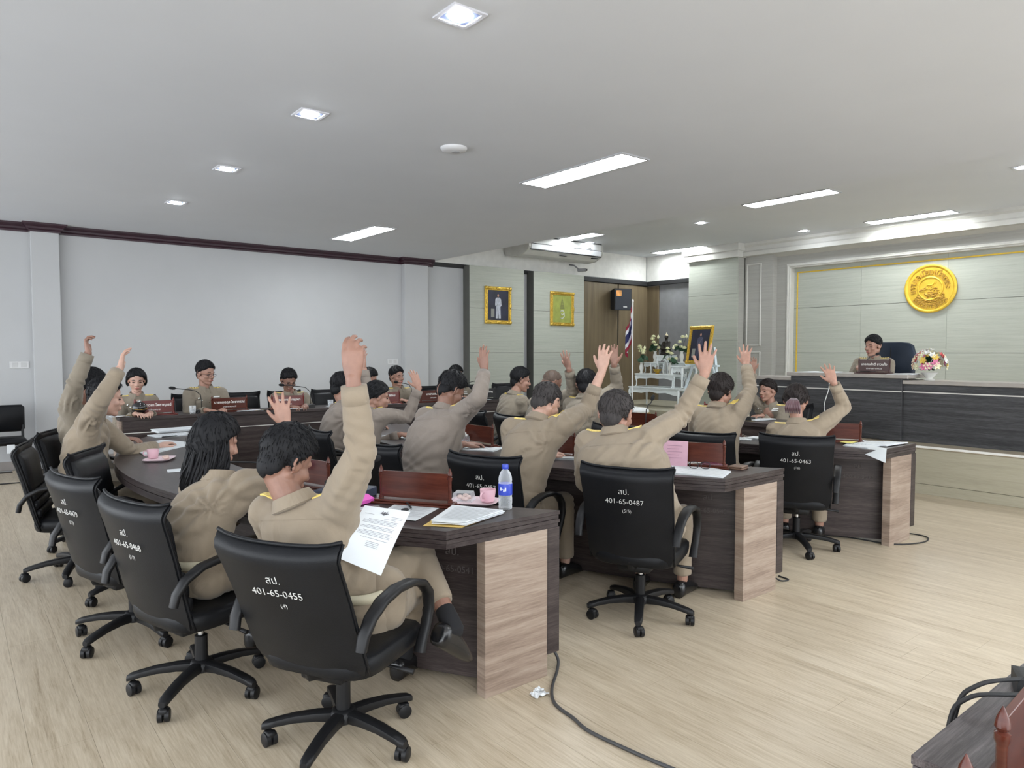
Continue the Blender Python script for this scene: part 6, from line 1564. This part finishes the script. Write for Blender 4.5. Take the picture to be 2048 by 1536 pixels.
def lotus_vase(x, y, z, label, seed, k=1.0):
    t = thing('lotus_vase', label, 'vase', (x, y, z), 0, 'vases of cream lotus flowers'); r = random.Random(seed)
    m = MB(); m.lathe([(.035*k, 0), (.040*k, .01*k), (.024*k, .04*k), (.045*k, .10*k), (.040*k, .15*k), (.022*k, .19*k), (.036*k, .22*k), (.030*k, .22*k)], 18); m.build('vase_body', M_PORC, t, angle=60)
    for q in range(6):
        a = q * 1.05 + r.uniform(-.3, .3); rad = r.uniform(.03, .12) * k; hh = (.26 + .26 * r.random()) * k if q else .50 * k
        tip = V((rad * math.cos(a), rad * math.sin(a), hh))
        m = MB(); m.tube([(0, 0, .18*k), (tip.x * .4, tip.y * .4, hh * .75), tip], .004 * k, 6)
        st = m.build('stem', M_LEAF, t, smooth=True)
        m = MB()
        if q in (0,): m.lathe([(.004, -.03), (.022, -.01), (.024, .01), (.012, .04), (.002, .055)], 12, c=tip)
        else:
            for ring, (n, el, ln) in enumerate(((7, .35, .062), (6, .85, .058), (4, 1.25, .05))):
                for p in range(n):
                    aa = 2 * PI * p / n + ring; dv = V((math.cos(aa) * math.cos(el), math.sin(aa) * math.cos(el), math.sin(el)))
                    sd = V((-math.sin(aa), math.cos(aa), 0)); b0 = tip; b1 = tip + dv * (ln * .55 * k); b2 = tip + dv * (ln * k) + V((0, 0, .010 * k))
                    wd = .020 * k; upn = dv.cross(sd) * .004
                    m.add([b0, b1 + sd * wd, b2, b1 - sd * wd, b1 + upn * 2, b1 - upn], [(0, 1, 4), (1, 2, 4), (2, 3, 4), (3, 0, 4), (1, 0, 5), (2, 1, 5), (3, 2, 5), (0, 3, 5)])
        m.build('bloom', M_PETAL, t)
    for q in range(4):
        a = r.uniform(0, 6.28); c = V((.10 * k * math.cos(a), .10 * k * math.sin(a), (.22 + .12 * r.random()) * k))
        nrm = V((math.cos(a), math.sin(a), .7)).normalized(); u, v, _ = frame_from(nrm)
        m = MB(); pts = [c + nrm * .012] + [c + (u * math.cos(b) + v * math.sin(b)) * (.062 * k) + nrm * (.02 + .008 * math.sin(b * 5)) for b in [2*PI*i/14 for i in range(14)]]; pts2 = [p - nrm * .004 for p in pts]
        m.add(pts + pts2, [(0, i, i % 14 + 1) for i in range(1, 15)] + [(15, 15 + i % 14 + 1, 15 + i) for i in range(1, 15)]); m.build('lotus_leaf', M_LEAF, t, fix=True)
        m = MB(); m.tube([(0, 0, .18*k), c * .6 + V((0, 0, .05*k)), c], .003, 5); m.build('leaf_stem', M_LEAF, t, smooth=True)
lotus_vase(AX - .10, AY + .44, zt + .26, 'lotus vase at the left front of the shrine', 3)
lotus_vase(AX + .15, AY + .30, zt + .48, 'lotus vase high at the back left of the shrine', 5)
lotus_vase(AX + .15, AY - .36, zt + .48, 'lotus vase high at the back right of the shrine', 8)
lotus_vase(AX - .12, AY - .30, zt + .26, 'lotus vase at the right front of the shrine', 12)
t = thing('brass_bowl', 'small shiny brass incense bowl in the middle of the shrine', 'bowl', (AX - .14, AY, zt + .26)); m = MB(); m.lathe([(.04, 0), (.045, .012), (.03, .02), (.06, .045), (.078, .075), (.082, .09), (.074, .088), (.05, .05), (.004, .04)], 22); m.build('bowl', M_GOLD, t, angle=60)
m = MB(); [m.tube([(dx, dy, .05), (dx * 1.6, dy * 1.6, .16)], .0022, 5) for dx, dy in ((.01, 0), (-.008, .01), (0, -.012))]; m.build('incense_stick', plain('incense', (.3, .1, .06), .8), t)
for dy, lab in ((.16, 'white candle stand left of the brass bowl'), (-.16, 'white candle stand right of the brass bowl')):
    t = thing('candle_stand', lab, 'candle', (AX - .15, AY + dy, zt + .26), 0, 'white candle stands'); m = MB(); m.lathe([(.03, 0), (.032, .008), (.010, .02), (.010, .08), (.022, .09), (.012, .095)], 14); m.build('stand', M_PORC, t, angle=50); m = MB(); m.lathe([(.010, .092), (.010, .20), (.006, .205)], 12); m.build('candle', M_PAPER, t, angle=50)
# stool
t = thing('gilt_stool', 'gilt carved stool with white cushion in front of the shrine', 'stool', (9.55, 8.50, 0), R(45)); w = .25
m = MB(); rg = [[(w * k * math.copysign(abs(math.cos(a)) ** .4, math.cos(a)), w * k * math.copysign(abs(math.sin(a)) ** .4, math.sin(a)), z) for a in [2*PI*q/32 for q in range(32)]] for k, z in ((.95, .40), (1.0, .415), (.98, .45), (.80, .475), (.3, .485))]; m.loft(rg); m.build('cushion', plain('cushion_white', (.78, .80, .80), .6), t, angle=60)
m = MB(); m.box(-w-.02, -w-.02, .365, w+.02, w+.02, .40, .008); m.build('seat_rail', M_GOLD, t)
for q in range(4):
    Mx = Matrix.Rotation(R(90 * q), 4, 'Z'); m = MB()
    for k in range(9): m.ell((-w + .03 + (2 * w - .06) * k / 8, -w - .012, .345 - .018 * (1 - abs(k - 4) / 4)), (.034, .012, .026), 8, 6, M=Mx)
    m.build('carved_apron', M_GOLD, t, smooth=True)
    m = MB(); m.tube([Mx @ V(p) for p in ((-w, -w, .37), (-w - .03, -w - .03, .28), (-w - .005, -w - .005, .14), (-w - .012, -w - .012, .05), (-w - .04, -w - .04, .0))], [.035, .034, .022, .018, .028], 8); m.build('leg', M_GOLD, t, smooth=True)
# flag
t = thing('flag', 'red white and blue striped flag hanging on a white pole by the teak wall', 'flag', (10.22, 9.16, .40)); m = MB(); m.lathe([(.14, 0), (.15, .015), (.05, .04), (.022, .06), (.020, .10)], 20); m.build('stand', M_PORC, t, angle=50)
m = MB(); m.lathe([(.014, .06), (.013, 2.02), (.018, 2.03), (.016, 2.06), (.004, 2.075)], 14); m.build('pole', plain('pole_white', (.78, .78, .78), .35), t, angle=50)
FL = [plain('flag_red', (.26, .012, .035), .8), plain('flag_white', (.66, .66, .70), .8), plain('flag_blue', (.018, .02, .095), .8)]
bands = [(0, .167, 0), (.167, .333, 1), (.333, .667, 2), (.667, .833, 1), (.833, 1.0, 0)]
def flag_pt(u, v):
    # u along the fly gathered into folds, v down the hoist; the free cloth hangs and swings to the left
    z = 1.97 - v * .68 - u * .46 * (1 - .25 * v); out = .015 + u * .11 * (1 + .6 * v)
    return (-.04 * math.sin(u * 9 + v * 2) * (.2 + u), out + .035 * math.sin(u * 14 + v * 3) * u, z)
for a, b, c in bands:
    m = MB(); m.grid(lambda u, v: flag_pt(u, a + (b - a) * v), 22, 4); m.build('flag_band', FL[c], t, smooth=True)
# easel with portrait
t = thing('easel', 'pale blue white easel holding the gilt portrait beside the shrine', 'easel', (11.02, 8.12, .40), R(-98))
m = MB()
M_EAS = plain('easel_paint', (.60, .68, .72), .4)
for a, b in (((-.52, -.10, 0), (-.20, .06, 1.15)), ((.52, -.10, 0), (.20, .06, 1.15)), ((0, .55, 0), (0, .08, 1.15))):
    m = MB(); m.tube([a, b], .028, 4, twist=PI/4); m.build('leg', M_EAS, t)
m = MB(); m.box(-.40, -.07, .80, .40, .0, .835, .004); m.build('rail', M_EAS, t)
t = thing('portrait', 'dark portrait in a gilt frame standing on the easel', 'picture', (0, 0, 0), 0, 'gilt framed pictures'); t.matrix_world = Matrix.Translation((10.93, 8.14, 1.60)) @ Matrix.Rotation(R(-98), 4, 'Z') @ Matrix.Rotation(R(80), 4, 'X'); gold_frame(t, .60, .72, .07); figure_picture(t, .47, .58, plain('painted_dark_suit', (.05, .05, .09), .5))
# flowers on the dais
t = thing('flower_arrangement', 'round bouquet of pink, red and cream flowers in a white bowl on the dais', 'flowers', (8.30, 3.19, 1.165)); rr = random.Random(9)
m = MB(); m.lathe([(.05, 0), (.055, .01), (.03, .02), (.055, .05), (.085, .085), (.078, .085), (.03, .04)], 22); m.build('bowl', M_PORC, t, angle=60)
cols = [plain('bloom_cream', (.75, .72, .50), .6), plain('bloom_white', (.75, .75, .72), .6), plain('bloom_pink', (.62, .18, .32), .6), plain('bloom_red', (.48, .08, .08), .6), plain('bloom_yellow', (.70, .50, .10), .6)]
for q in range(62):
    el = math.asin(rr.uniform(-.15, 1)); az = rr.uniform(0, 6.28); d = V((math.cos(el) * math.cos(az), math.cos(el) * math.sin(az), math.sin(el))); c = V((0, 0, .17)) + d * V((.16, .16, .15)).length * .58
    m = MB(); u, v, _ = frame_from(d)
    for p in range(6):
        a = 2 * PI * p / 6; w_ = u * math.cos(a) + v * math.sin(a); s_ = d.cross(w_)
        m.add([c, c + w_ * .022 + s_ * .014 + d * .008, c + w_ * .046 + d * .014, c + w_ * .022 - s_ * .014 + d * .008], [(0, 1, 2, 3), (3, 2, 1, 0)])
    m.ell(c + d * .008, (.012, .012, .012), 8, 6); m.build('flower', cols[q % 5 if q % 3 else q % 2], t)
m = MB()
for q in range(40):
    el = math.asin(rr.uniform(-.4, 1)); az = rr.uniform(0, 6.28); d = V((math.cos(el) * math.cos(az), math.cos(el) * math.sin(az), math.sin(el))); c = V((0, 0, .15)) + d * .05; u, v, _ = frame_from(d)
    m.add([c, c + d * .06 + u * .016, c + d * .085, c + d * .05 - u * .016], [(0, 1, 2, 3), (3, 2, 1, 0)])
o = m.build('foliage', M_LEAF, t); o['kind'] = 'stuff'

# ---------------------------------------------------------------- cables and litter
def cable(pts, r, label, mat=M_BLACK, name='cable'):
    P = [V(p) for p in pts]; out = []
    for i in range(len(P) - 1):
        p0, p1, p2, p3 = P[max(i-1, 0)], P[i], P[i+1], P[min(i+2, len(P)-1)]
        for k in range(6):
            s = k / 6; out.append(.5 * ((2 * p1) + (p2 - p0) * s + (2*p0 - 5*p1 + 4*p2 - p3) * s**2 + (3*p1 - p0 - 3*p2 + p3) * s**3))
    out.append(P[-1]); m = MB(); m.tube(out, r, 8); o = m.build(name, mat, smooth=True); return tag(o, label, 'cable', 'loose cables')
cable([(2.20, 2.50, .10), (2.215, 2.44, .03), (2.16, 2.38, .007), (2.02, 2.26, .007), (1.94, 2.15, .007), (1.92, 2.02, .007), (1.90, 1.91, .007), (1.92, 1.74, .007), (1.95, 1.57, .007), (2.0, 1.35, .007)], .007, 'dark cable snaking across the floor from the nearest desk end', plain('cable_grey', (.05, .05, .052), .5))
cable([(-.6, 9.75, .007), (.2, 9.66, .007), (.79, 9.60, .007), (1.1, 9.5, .007)], .007, 'thin black cable on the floor at the far left')
cable([(5.35, 3.0, .006), (5.53, 2.71, .006), (5.60, 2.39, .006), (5.84, 2.26, .006), (6.03, 2.30, .006), (6.05, 2.42, .006), (5.98, 2.55, .006)], .005, 'thin dark cable looping round the end of the far desk')
cable([(4.09, 2.56, .10), (4.13, 2.45, .012), (4.20, 2.42, .006), (4.22, 2.50, .006)], .005, 'short cable at the end of the middle desk')
cable([(8.05, 4.18, 1.22), (8.02, 4.16, 1.20), (8.045, 4.17, 1.05), (8.04, 4.22, .8), (8.045, 4.1, .52)], .005, 'white cable hanging down the dais counter', WHITE)
cable([(1.80, .44, .775), (1.72, .48, .79), (1.64, .525, .783), (1.60, .548, .73), (1.57, .555, .5), (1.58, .56, .01)], .0046, 'upper black cable draped over the edge of the near desk')
cable([(1.78, .42, .762), (1.68, .475, .772), (1.60, .528, .768), (1.565, .550, .70), (1.53, .555, .4), (1.55, .56, .01)], .0046, 'lower black cable draped over the edge of the near desk')
p1 = BP(.78, -.03); p2 = BP(.80, -.035, .55); cable([BP(.78, .10, .845), BP(.74, .03, .83), BP(.73, -.035, .78), BP(.80, -.04, .6), BP(.82, -.04, .2)], .005, 'microphone cable hanging over the front of the bench')
t = thing('crumpled_tissue', 'crumpled white scrap on the floor beside the nearest desk end', 'litter', (1.945, 2.26, 0)); m = MB(); rr = random.Random(2)
m.grid(lambda u, v: (-.035 + .07 * u + rr.uniform(-.006, .006), -.028 + .055 * v + rr.uniform(-.006, .006), .003 + rr.uniform(0, .016) * (1 - abs(2*u-1) * .6)), 6, 6); m.build('scrap', M_PAPER, t)
m = MB(); m.grid(lambda u, v: (.0 + .03 * u + rr.uniform(-.004, .004), .0 + .03 * v, .012 + rr.uniform(0, .012)), 4, 4); m.build('fold', M_PAPER, t)
